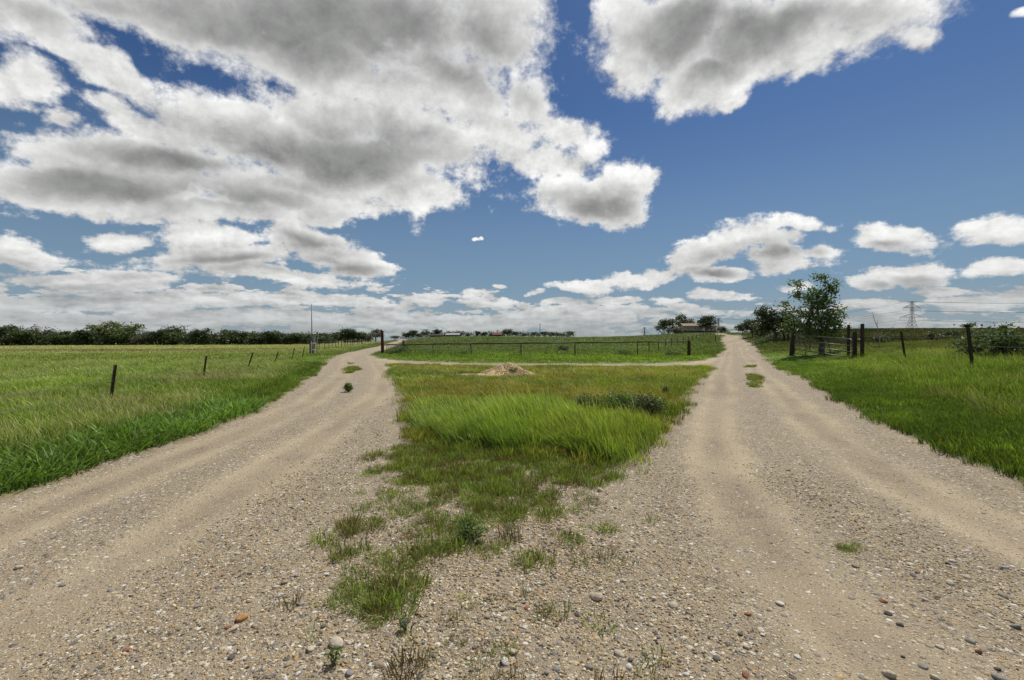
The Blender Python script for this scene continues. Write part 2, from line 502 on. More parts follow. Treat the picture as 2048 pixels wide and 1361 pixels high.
# ------------------------------------------------------------------ colours of the vegetation, cloud shadow painted in at the right
def field_tint(x, y, seed=40):
    """colour of the sward at a place (kinds of grass, dry patches, painted cloud shadow at right), linear"""
    x, y = np.asarray(x, float), np.asarray(y, float)
    n1 = fbm(x, y, 0.05, 4, seed)
    n2 = fbm(x, y, 0.35, 3, seed + 7)
    n3 = fbm(x * 0.22, y, 0.07, 4, seed + 15)
    green = np.array([0.162, 0.242, 0.042])
    lush = np.array([0.118, 0.190, 0.035])
    straw = np.array([0.30, 0.295, 0.145])
    olive = np.array([0.078, 0.092, 0.026])  # grass colour darkened to stand in for cloud shadow
    dull = np.array([0.100, 0.140, 0.050])
    plum = np.array([0.135, 0.105, 0.075])

    def mixc(a, b, t):
        return a * (1 - t)[..., None] + b * t[..., None]
    one = np.ones(x.shape + (3,))
    c = one * green
    c = mixc(c, one * lush, sstep(0.45, 0.7, n2) * 0.7)
    left = sstep(-6, -12, x + 0.24 * y - 2)
    far = sstep(30, 80, y)
    c = mixc(c, one * straw, np.clip(left * (0.06 + 0.62 * far) * (0.4 + 1.2 * n3) + left * sstep(0.58, 0.78, n2) * 0.4, 0, 0.8))
    c = mixc(c, one * plum, left * sstep(0.52, 0.64, 1 - n3) * far * 0.55)
    mid = sstep(41, 47, y) * (1 - left) * sstep(0.62, 0.5, (x - 12) / (y + 5))
    c = mixc(c, one * dull, mid * 0.85)
    c = mixc(c, one * plum, mid * sstep(0.48, 0.68, n3) * 0.75)
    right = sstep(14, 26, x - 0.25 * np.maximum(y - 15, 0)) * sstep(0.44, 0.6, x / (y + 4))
    c = mixc(c, one * olive, right * np.clip(0.30 + 0.66 * sstep(18, 34, np.hypot(x, y)), 0, 0.95))  # cloud shadow over the right pasture, painted into the tint
    c = mixc(c, one * straw * 0.7, right * sstep(0.52, 0.7, n1) * 0.35)
    isl = (poly_sdf(ISLAND, x, y).reshape(x.shape) < 0).astype(float)
    c = mixc(c, one * np.array([0.275, 0.285, 0.075]), isl * (0.25 + 0.9 * sstep(0.42, 0.65, fbm(x, y, 0.6, 3, seed + 30))) * 0.8)
    c = c * (1 - right * (0.22 + 0.30 * sstep(24, 60, np.hypot(x, y))))[..., None]  # deepens the painted cloud shadow with distance
    c = c * (0.72 + 0.56 * n1)[..., None]
    return c


# ------------------------------------------------------------------ object helpers
def link(ob, parent=None):
    col.objects.link(ob)
    if parent is not None:
        ob.parent = parent
    return ob


def tag(o, label=None, cat=None, group=None, kind=None):
    if label:
        o["label"] = label
    if cat:
        o["category"] = cat
    if group:
        o["group"] = group
    if kind:
        o["kind"] = kind
    return o


def empty(name, loc=(0, 0, 0), rz=0.0):
    o = bpy.data.objects.new(name, None)
    o.empty_display_size = 0.2
    link(o)
    o.location = loc
    o.rotation_euler = (0, 0, rz)
    return o


def mesh_np(name, V, F, mat=None, smooth=False, quads=True):
    """V (n,3), F (m,k) numpy"""
    me = bpy.data.meshes.new(name)
    V = np.asarray(V, np.float32)
    F = np.asarray(F, np.int32)
    k = F.shape[1]
    me.vertices.add(len(V))
    me.vertices.foreach_set("co", V.ravel())
    me.loops.add(F.size)
    me.loops.foreach_set("vertex_index", F.ravel())
    me.polygons.add(len(F))
    me.polygons.foreach_set("loop_start", np.arange(0, F.size, k, dtype=np.int32))
    me.polygons.foreach_set("loop_total", np.full(len(F), k, np.int32))
    if smooth:
        me.polygons.foreach_set("use_smooth", np.ones(len(F), bool))
    me.update(calc_edges=True)
    me.validate()
    if mat:
        me.materials.append(mat)
    return me


class MB:
    def __init__(self):
        self.v, self.f = [], []

    def box(self, c, s, rz=0.0, M=None):
        b = len(self.v)
        cz, sz = math.cos(rz), math.sin(rz)
        for dz in (-.5, .5):
            for dx, dy in ((-.5, -.5), (.5, -.5), (.5, .5), (-.5, .5)):
                x, y, z = dx * s[0], dy * s[1], dz * s[2]
                p = Vector((c[0] + x * cz - y * sz, c[1] + x * sz + y * cz, c[2] + z))
                self.v.append(tuple(M @ p) if M else tuple(p))
        self.f += [tuple(b + i for i in q) for q in ((0, 3, 2, 1), (4, 5, 6, 7), (0, 1, 5, 4), (1, 2, 6, 5), (2, 3, 7, 6), (3, 0, 4, 7))]
        return self

    def tube(self, pts, rad, n=6, cap=True):
        pts = [Vector(p) for p in pts]
        rad = [rad] * len(pts) if not hasattr(rad, '__len__') else rad
        b0 = len(self.v)
        ref = None
        for i, p in enumerate(pts):
            d = (pts[min(i + 1, len(pts) - 1)] - pts[max(i - 1, 0)])
            d = d.normalized() if d.length > 1e-9 else Vector((0, 0, 1))
            if ref is None:
                ref = Vector((0, 0, 1)) if abs(d.z) < 0.9 else Vector((1, 0, 0))
                ref = (ref - d * ref.dot(d)).normalized()
            else:
                ref = ref - d * ref.dot(d)
                ref = ref.normalized() if ref.length > 1e-6 else d.orthogonal().normalized()
            w = d.cross(ref)
            for k in range(n):
                a = 2 * math.pi * k / n
                self.v.append(tuple(p + (ref * math.cos(a) + w * math.sin(a)) * rad[i]))
        for i in range(len(pts) - 1):
            for k in range(n):
                a, b = b0 + i * n + k, b0 + i * n + (k + 1) % n
                self.f.append((a, b, b + n, a + n))
        if cap:
            self.f.append(tuple(b0 + k for k in range(n))[::-1])
            e = b0 + (len(pts) - 1) * n
            self.f.append(tuple(e + k for k in range(n)))
        return self

    def face(self, pts):
        b = len(self.v)
        self.v += [tuple(p) for p in pts]
        self.f.append(tuple(range(b, b + len(pts))))
        return self

    def mesh(self, name, mat, smooth=False):
        me = bpy.data.meshes.new(name)
        me.from_pydata(self.v, [], self.f)
        if smooth:
            for p in me.polygons:
                p.use_smooth = True
        me.materials.append(mat)
        me.update()
        return me

    def build(self, name, mat, parent=None, smooth=False, loc=None):
        o = bpy.data.objects.new(name, self.mesh(name, mat, smooth))
        link(o, parent)
        if loc is not None:
            o.location = loc
        return o


# ------------------------------------------------------------------ materials
def new_mat(name):
    m = bpy.data.materials.new(name)
    m.use_nodes = True
    t = NT(m.node_tree)
    for nd in list(t.n):
        t.n.remove(nd)
    out = t.new('ShaderNodeOutputMaterial')
    return m, t, out


def pbr(t, out, colr, rough=0.85, spec=0.25, metal=0.0, bump=None, bstr=0.3, bdist=0.01):
    b = t.new('ShaderNodeBsdfPrincipled')
    t.set(b.inputs['Base Color'], (*colr, 1) if isinstance(colr, tuple) else colr)
    t.set(b.inputs['Roughness'], rough)
    b.inputs['Specular IOR Level'].default_value = spec
    b.inputs['Metallic'].default_value = metal
    if bump is not None:
        bn = t.new('ShaderNodeBump')
        bn.inputs['Strength'].default_value = bstr
        bn.inputs['Distance'].default_value = bdist
        t.set(bn.inputs['Height'], bump)
        t.l.new(bn.outputs[0], b.inputs['Normal'])
    t.l.new(b.outputs[0], out.inputs['Surface'])
    return b


STONES = [(0.0, (0.58, 0.53, 0.42)), (0.16, (0.47, 0.39, 0.26)), (0.36, (0.38, 0.31, 0.20)), (0.54, (0.29, 0.25, 0.19)), (0.68, (0.20, 0.19, 0.175)), (0.79, (0.11, 0.105, 0.10)), (0.87, (0.43, 0.29, 0.14)), (0.93, (0.66, 0.63, 0.56))]


def mat_gravel():
    m, t, out = new_mat("limestone gravel")
    pos = t.new('ShaderNodeNewGeometry').outputs['Position']
    sand = t.new('ShaderNodeAttribute', attribute_name='sand').outputs['Fac']
    big = t.noise(pos, 0.5, 5, 0.55).outputs[0]
    mid = t.noise(pos, 2.3, 5, 0.6).outputs[0]
    fine = t.noise(pos, 180, 3, 0.7).outputs[0]
    sandy = t.ramp(mid, [(0.25, (0.345, 0.275, 0.175)), (0.5, (0.415, 0.337, 0.220)), (0.75, (0.48, 0.40, 0.27))])
    grav = t.ramp(mid, [(0.3, (0.215, 0.170, 0.115)), (0.55, (0.30, 0.24, 0.162)), (0.75, (0.365, 0.285, 0.178))])
    k = t.maprange(t.math('ADD', sand, t.math('MULTIPLY', t.math('SUBTRACT', big, 0.5), 1.2)), 0.15, 0.75, 0, 1, True)
    ground = t.mix(k, grav, sandy)
    ground = t.mix(t.maprange(t.noise(pos, 0.23, 4, 0.6).outputs[0], 0.52, 0.68, 0, 0.45, True), ground, (0.315, 0.235, 0.165))
    ground = t.mix(1.0, ground, t.ramp(fine, [(0.3, (0.62, 0.62, 0.62)), (0.7, (1.28, 1.28, 1.28))]), 'MULTIPLY')
    worn = t.new('ShaderNodeAttribute', attribute_name='worn').outputs['Fac']
    ground = t.mix(t.math('MULTIPLY', worn, t.maprange(mid, 0.3, 0.65, 0.45, 0.95)), ground, (0.185, 0.142, 0.10))
    # pebbles set in the surface, three sizes
    h = None
    colr = ground
    for i, (sc, lo, hi) in enumerate(((130, 0.10, 0.48), (62, 0.22, 0.60), (26, 0.58, 0.93))):
        v = t.voronoi(t.vmath('ADD', pos, (3.1 * i, 1.7 * i, 0.0)), sc)
        rnd = t.sep(v.outputs['Color'])
        here = t.math('GREATER_THAN', rnd[1], t.math('ADD', lo, t.math('MULTIPLY', k, hi - lo)))
        cell = t.maprange(v.outputs['Distance'], 0.30 + 0.05 * i, 0.46 + 0.05 * i, 1, 0, True)
        mask = t.math('MULTIPLY', here, cell)
        colr = t.mix(t.math('MULTIPLY', mask, 0.85), colr, t.ramp(rnd[0], STONES, 'CONSTANT'))
        dome = t.math('MULTIPLY', mask, t.math('DIVIDE', t.math('SUBTRACT', 0.7, v.outputs['Distance']), sc / 60.0))
        h = dome if h is None else t.math('ADD', h, dome)
    h = t.math('ADD', h, t.math('MULTIPLY', fine, 0.22))
    pbr(t, out, colr, 0.92, 0.15, 0, h, 0.85, 0.012)
    return m


def mat_field():
    m, t, out = new_mat("pasture sward")
    pos = t.new('ShaderNodeNewGeometry').outputs['Position']
    tint = t.new('ShaderNodeAttribute', attribute_name='tint').outputs['Color']
    soil = t.new('ShaderNodeAttribute', attribute_name='soil').outputs['Fac']
    n = t.noise(pos, 7.0, 6, 0.7).outputs[0]
    n2 = t.noise(t.vmath('MULTIPLY', pos, (1, 0.35, 1)), 0.7, 6, 0.7).outputs[0]
    c = t.mix(1.0, tint, t.ramp(n, [(0.25, (0.45, 0.45, 0.45)), (0.75, (1.25, 1.25, 1.25))]), 'MULTIPLY')
    c = t.mix(1.0, c, t.ramp(n2, [(0.3, (0.72, 0.75, 0.78)), (0.7, (1.2, 1.18, 1.1))]), 'MULTIPLY')
    dirt = t.mix(t.noise(pos, 40, 4, 0.7).outputs[0], (0.16, 0.12, 0.08), (0.34, 0.27, 0.19))
    c = t.mix(soil, c, dirt)
    pbr(t, out, c, 0.95, 0.08, 0, n, 0.6, 0.06)
    return m


def mat_leaf(name, base=None, trans=0.35, inst=False, tip=(1.25, 1.15, 0.8), var=0.25, attr='tint'):
    """blade or leaf: diffuse + light coming through"""
    m, t, out = new_mat(name)
    if base is None:
        a = t.new('ShaderNodeAttribute', attribute_name=attr)
        if inst:
            a.attribute_type = 'INSTANCER'
        c = a.outputs['Color']
    else:
        oi = t.new('ShaderNodeAttribute', attribute_name='shade').outputs['Fac']
        c = t.mix(oi, tuple(b * (1 - var) for b in base), tuple(b * (1 + var) for b in base))
    if inst:
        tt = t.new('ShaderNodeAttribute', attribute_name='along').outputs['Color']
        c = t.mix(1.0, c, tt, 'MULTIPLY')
    d = t.new('ShaderNodeBsdfPrincipled')
    t.set(d.inputs['Base Color'], c)
    d.inputs['Roughness'].default_value = 0.55
    d.inputs['Specular IOR Level'].default_value = 0.25
    tr = t.new('ShaderNodeBsdfTranslucent')
    t.set(tr.inputs['Color'], t.mix(1.0, c, (1.2, 1.3, 0.6), 'MULTIPLY'))
    mx = t.new('ShaderNodeMixShader')
    mx.inputs[0].default_value = trans
    t.l.new(d.outputs[0], mx.inputs[1])
    t.l.new(tr.outputs[0], mx.inputs[2])
    t.l.new(mx.outputs[0], out.inputs['Surface'])
    return m


def mat_noisy(name, c1, c2, scale=8.0, rough=0.8, metal=0.0, stretch=(1, 1, 1), spec=0.25, bstr=0.25):
    m, t, out = new_mat(name)
    pos = t.new('ShaderNodeTexCoord').outputs['Object']
    n = t.noise(t.vmath('MULTIPLY', pos, stretch), scale, 6, 0.65).outputs[0]
    c = t.ramp(n, [(0.3, c1), (0.7, c2)])
    pbr(t, out, c, rough, spec, metal, n, bstr, 0.01)
    return m


def mat_stone():
    m, t, out = new_mat("loose stone")
    pos = t.new('ShaderNodeTexCoord').outputs['Object']
    a = t.new('ShaderNodeAttribute', attribute_name='tint')
    a.attribute_type = 'INSTANCER'
    n = t.noise(pos, 2.2, 5, 0.7).outputs[0]
    c = t.mix(1.0, a.outputs['Color'], t.ramp(n, [(0.25, (0.72, 0.70, 0.67)), (0.75, (1.2, 1.2, 1.2))]), 'MULTIPLY')
    pbr(t, out, c, 0.85, 0.2, 0, n, 0.3, 0.15)
    return m


def mat_bigstone(name, cc):
    m, t, out = new_mat(name)
    pos = t.new('ShaderNodeTexCoord').outputs['Object']
    n = t.noise(pos, 2.0, 6, 0.7).outputs[0]
    c = t.ramp(n, [(0.25, tuple(x * 0.68 for x in cc)), (0.75, tuple(min(0.75, x * 1.2) for x in cc))])
    pbr(t, out, c, 0.88, 0.2, 0, n, 0.35, 0.15)
    return m


M_GRAVEL = mat_gravel()
M_FIELD = mat_field()
M_GRASS = mat_leaf("grass blades", None, 0.30, True)
M_STONE = mat_stone()
M_BARK = mat_noisy("grey brown bark", (0.055, 0.045, 0.035), (0.13, 0.11, 0.09), 9, 0.95, 0, (1, 1, 0.25))
M_RUST = mat_noisy("rusty steel post", (0.042, 0.027, 0.020), (0.12, 0.075, 0.052), 14, 0.8, 0.2)
M_PIPE = mat_noisy("black painted pipe", (0.012, 0.012, 0.014), (0.035, 0.03, 0.028), 6, 0.55, 0.1)
M_BROWNPIPE = mat_noisy("brown rusted pipe", (0.06, 0.035, 0.025), (0.16, 0.09, 0.06), 6, 0.7, 0.1)
M_TIE = mat_noisy("creosoted timber", (0.020, 0.015, 0.012), (0.068, 0.050, 0.038), 12, 0.9, 0, (1, 1, 0.12), 0.15, 0.5)
M_REDTIE = mat_noisy("reddish old timber", (0.035, 0.014, 0.010), (0.10, 0.042, 0.028), 12, 0.9, 0, (1, 1, 0.12), 0.15, 0.5)
M_GREYWOOD = mat_noisy("weathered grey timber", (0.17, 0.155, 0.13), (0.36, 0.33, 0.28), 10, 0.9, 0, (1, 1, 0.12))
M_GATE = mat_noisy("dark galvanised tube", (0.05, 0.05, 0.052), (0.12, 0.115, 0.11), 5, 0.42, 0.6)
M_WHITEPIPE = mat_noisy("white painted pipe", (0.55, 0.54, 0.50), (0.74, 0.73, 0.70), 5, 0.5)
M_WIRE = mat_noisy("dull steel wire", (0.10, 0.09, 0.08), (0.2, 0.19, 0.18), 20, 0.6, 0.5)
M_STEEL = mat_noisy("galvanised tower steel", (0.12, 0.125, 0.13), (0.20, 0.205, 0.21), 0.3, 0.6, 0.4)

# ------------------------------------------------------------------ ground sheet and gravel tracks
step = 0.0185


def axis(lo, hi, a, c):
    t0, t1 = math.asinh((lo - c) / a), math.asinh((hi - c) / a)
    return c + a * np.sinh(np.linspace(t0, t1, int((t1 - t0) / step)))


gx = axis(-1600, 1600, 6.0, 0.0)
gy = axis(-60, 2200, 5.0, 3.5)
nx, ny = len(gx), len(gy)
X, Y = np.meshgrid(gx, gy)
S = road_sdf(X, Y)
# let the grid follow the edge of the gravel
cellx = np.gradient(gx)[None, :] * np.ones((ny, 1))
celly = np.gradient(gy)[:, None] * np.ones((1, nx))
e = 0.04
GX = (road_sdf(X + e, Y) - S) / e
GY = (road_sdf(X, Y + e) - S) / e
gl = np.sqrt(GX ** 2 + GY ** 2) + 1e-6
near_edge = (np.abs(S) < 0.42 * np.minimum(cellx, celly) * gl)
mv = np.where(near_edge, -S / gl ** 2, 0)
lim = 0.45
X = X + np.clip(mv * GX, -lim * cellx, lim * cellx)
Y = Y + np.clip(mv * GY, -lim * celly, lim * celly)
S = road_sdf(X, Y)
Z = height(X, Y)
V = np.stack([X.ravel(), Y.ravel(), Z.ravel()], 1)
ii, jj = np.meshgrid(np.arange(ny - 1), np.arange(nx - 1), indexing='ij')
q = np.stack([ii * nx + jj, ii * nx + jj + 1, (ii + 1) * nx + jj + 1, (ii + 1) * nx + jj], -1).reshape(-1, 4)
Sf = S.ravel()
is_road = Sf[q].mean(1) < 0


def submesh(name, faces, mat):
    used, inv = np.unique(faces.ravel(), return_inverse=True)
    me = mesh_np(name, V[used], inv.reshape(-1, 4), mat, True)
    return me, used


def add_attr(me, name, typ, data):
    a = me.attributes.new(name, typ, 'POINT')
    key = {'FLOAT': 'value', 'FLOAT_COLOR': 'color', 'FLOAT_VECTOR': 'vector', 'INT': 'value'}[typ]
    a.data.foreach_set(key, np.ascontiguousarray(data, np.int32 if typ == 'INT' else np.float32).ravel())


def rgba(c):
    return np.concatenate([c, np.ones((len(c), 1))], 1)


me, used = submesh("pasture", q[~is_road], M_FIELD)
Xu, Yu, Su = V[used, 0], V[used, 1], Sf[used]
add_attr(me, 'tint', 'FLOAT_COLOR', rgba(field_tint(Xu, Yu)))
ru = np.hypot(Xu, Yu)
soil = sstep(0.35, 0.0, Su) * (ru < 60) + 0.35 * sstep(0.55, 0.72, fbm(Xu, Yu, 0.8, 3, 77)) * (ru < 25)
add_attr(me, 'soil', 'FLOAT', np.clip(soil, 0, 1))
pasture = link(bpy.data.objects.new("ground", me))
tag(pasture, "rolling green pasture ground under the grass", "ground", kind="structure")

me, used = submesh("gravel_road", q[is_road], M_GRAVEL)
add_attr(me, 'sand', 'FLOAT', sandiness(V[used, 0], V[used, 1]))
add_attr(me, 'worn', 'FLOAT', wornness(V[used, 0], V[used, 1]))
road = link(bpy.data.objects.new("gravel_road", me))
tag(road, "forking pale gravel ranch road around a grassy island", "gravel road", kind="structure")


# ------------------------------------------------------------------ scatter by geometry nodes (uncountable stuff)
def proto_collection(name, meshes):
    c = bpy.data.collections.new(name)
    for i, m in enumerate(meshes):
        o = bpy.data.objects.new("%s_%02d" % (name, i), m)
        c.objects.link(o)
    return c


def scatter(name, proto, P, rot, scl, idx, tint, label, cat):
    n = len(P)
    me = bpy.data.meshes.new(name)
    me.vertices.add(n)
    me.vertices.foreach_set("co", np.asarray(P, np.float32).ravel())
    add_attr(me, 'rot', 'FLOAT_VECTOR', rot)
    add_attr(me, 'scl', 'FLOAT_VECTOR', scl)
    add_attr(me, 'idx', 'INT', idx)
    add_attr(me, 'tint', 'FLOAT_COLOR', rgba(np.clip(tint, 0.004, 0.8)))
    o = link(bpy.data.objects.new(name, me))
    g = bpy.data.node_groups.new(name + "_scatter", 'GeometryNodeTree')
    g.interface.new_socket("Geometry", in_out='INPUT', socket_type='NodeSocketGeometry')
    g.interface.new_socket("Geometry", in_out='OUTPUT', socket_type='NodeSocketGeometry')
    N, L = g.nodes, g.links
    gi, go = N.new('NodeGroupInput'), N.new('NodeGroupOutput')
    ci = N.new('GeometryNodeCollectionInfo')
    ci.inputs['Collection'].default_value = proto
    ci.inputs['Separate Children'].default_value = True
    ci.inputs['Reset Children'].default_value = True
    iop = N.new('GeometryNodeInstanceOnPoints')
    iop.inputs['Pick Instance'].default_value = True

    def named(nm, typ):
        a = N.new('GeometryNodeInputNamedAttribute')
        a.data_type = typ
        a.inputs['Name'].default_value = nm
        return a.outputs['Attribute']
    e2r = N.new('FunctionNodeEulerToRotation')
    L.new(named('rot', 'FLOAT_VECTOR'), e2r.inputs[0])
    L.new(gi.outputs[0], iop.inputs['Points'])
    L.new(ci.outputs[0], iop.inputs['Instance'])
    L.new(named('idx', 'INT'), iop.inputs['Instance Index'])
    L.new(e2r.outputs[0], iop.inputs['Rotation'])
    L.new(named('scl', 'FLOAT_VECTOR'), iop.inputs['Scale'])
    L.new(iop.outputs[0], go.inputs[0])
    md = o.modifiers.new("scatter", 'NODES')
    md.node_group = g
    tag(o, label, cat, kind="stuff")
    return o


def tuft_mesh(name, n, h, spread, width, lean, droop, wind=(0.0, 0.0), seed=0, heads=0.0, jitter=0.35, tipcol=(1.25, 1.15, 0.9), rootcol=(0.8, 0.85, 0.8)):
    r = np.random.default_rng(seed)
    Vs, Fs, Cs = [], [], []
    for i in range(n):
        a = r.uniform(0, 2 * math.pi)
        rad = spread * math.sqrt(r.uniform())
        bx, by = rad * math.cos(a), rad * math.sin(a)
        hh = h * r.uniform(1 - jitter, 1 + jitter * 0.6)
        da = a + r.normal(0, 0.9)
        ln = lean * r.uniform(0.2, 1.3)
        dx, dy = math.cos(da) * ln + wind[0] * r.uniform(0.6, 1.3), math.sin(da) * ln + wind[1] * r.uniform(0.6, 1.3)
        dr = droop * r.uniform(0.2, 1.4)
        w = width * r.uniform(0.6, 1.25)
        pa = r.uniform(0, math.pi)
        px, py = math.cos(pa), math.sin(pa)
        head = r.uniform() < heads
        vv = r.uniform(0.5, 1.5)
        b = len(Vs)
        for k, tt in enumerate((0.0, 0.38, 0.75, 1.0)):
            bend = tt * tt
            x = bx + dx * hh * (tt * 0.45 + bend * 0.55)
            y = by + dy * hh * (tt * 0.45 + bend * 0.55)
            z = hh * (tt - dr * bend * 0.55) - 0.01 * (k == 0)
            ww = w * (0.8, 1.0, 0.72, 0.0)[k]
            if head:
                ww = w * (0.35, 0.3, 1.1, 0.3)[k]
                z *= 1.25
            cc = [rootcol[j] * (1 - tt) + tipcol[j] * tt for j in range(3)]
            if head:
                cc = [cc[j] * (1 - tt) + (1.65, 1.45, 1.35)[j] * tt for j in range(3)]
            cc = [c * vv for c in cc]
            Vs.append((x - px * ww / 2, y - py * ww / 2, z))
            Vs.append((x + px * ww / 2, y + py * ww / 2, z))
            Cs += [cc, cc]
        for k in range(3):
            Fs.append((b + 2 * k, b + 2 * k + 1, b + 2 * k + 3, b + 2 * k + 2))
    me = mesh_np(name, Vs, Fs, M_GRASS, True)
    # vertices may have merged indices only if validate removed faces; keep colours by vertex order
    if len(me.vertices) == len(Cs):
        add_attr(me, 'along', 'FLOAT_COLOR', rgba(np.array(Cs)))
    return me


# kinds of tuft (heights at scale 1)
TUFTS = []
KIND = {}


def kind(nm, variants):
    KIND[nm] = (len(TUFTS), len(variants))
    TUFTS.extend(variants)


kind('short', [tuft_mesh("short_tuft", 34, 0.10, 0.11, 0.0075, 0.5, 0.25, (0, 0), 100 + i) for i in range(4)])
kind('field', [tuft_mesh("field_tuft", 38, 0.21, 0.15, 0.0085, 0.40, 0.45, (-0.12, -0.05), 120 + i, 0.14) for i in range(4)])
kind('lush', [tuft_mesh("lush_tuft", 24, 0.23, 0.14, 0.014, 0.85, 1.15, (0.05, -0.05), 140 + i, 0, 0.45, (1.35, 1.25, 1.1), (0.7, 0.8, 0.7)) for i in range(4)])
kind('tall', [tuft_mesh("tall_tuft", 40, 0.33, 0.15, 0.0095, 0.28, 0.35, (-0.42, -0.05), 160 + i, 0.07) for i in range(4)])
kind('straw', [tuft_mesh("straw_tuft", 22, 0.29, 0.15, 0.0045, 0.40, 0.5, (-0.30, 0.0), 180 + i, 0.5) for i in range(3)])
kind('creep', [tuft_mesh("creeping_tuft", 40, 0.055, 0.10, 0.0055, 1.0, 0.5, (0, 0), 200 + i) for i in range(4)])
kind('far', [tuft_mesh("far_tuft", 26, 0.13, 0.22, 0.013, 0.5, 0.3, (-0.1, 0), 220 + i, 0.12) for i in range(4)])
PROTO_GRASS = proto_collection("tuft_source", TUFTS)


def make_grass(name, pts, kinds, scl, tint, label, cat, hgt=None):
    n = len(pts)
    idx = np.zeros(n, int)
    for k in set(kinds):
        m = kinds == k
        b, c = KIND[k]
        idx[m] = b + rng.integers(0, c, m.sum())
    windy = np.isin(kinds, ['tall', 'straw', 'field', 'far'])
    rz = np.where(windy, rng.normal(0, 0.6, n), rng.uniform(0, 6.283, n))
    rot = np.stack([rng.normal(0, 0.06, n), rng.normal(0, 0.06, n), rz], 1)
    s3 = np.stack([scl * rng.uniform(0.85, 1.2, n), scl * rng.uniform(0.85, 1.2, n), (scl if hgt is None else hgt) * rng.uniform(0.75, 1.25, n)], 1)
    P = np.stack([pts[:, 0], pts[:, 1], height(pts[:, 0], pts[:, 1])], 1)
    return scatter(name, PROTO_GRASS, P, rot, s3, idx, tint, label, cat)


def sample_ring(d0, d1, dens, power=0.0):
    """points in the wedge in front of the viewer's place, about dens per square metre"""
    area = 1.35 * (d1 * d1 - d0 * d0) + 4 * (d1 - d0)
    n = int(area * dens)
    y = np.sqrt(rng.uniform(d0 * d0, d1 * d1, n))
    x = rng.uniform(-1, 1, n) * (1.35 * y + 2.0)
    return np.stack([x, y], 1)


def in_island(p):
    return poly_sdf(ISLAND, p[:, 0], p[:, 1]) < 0


MOUND = (PX(1017, 20.0), 20.0)


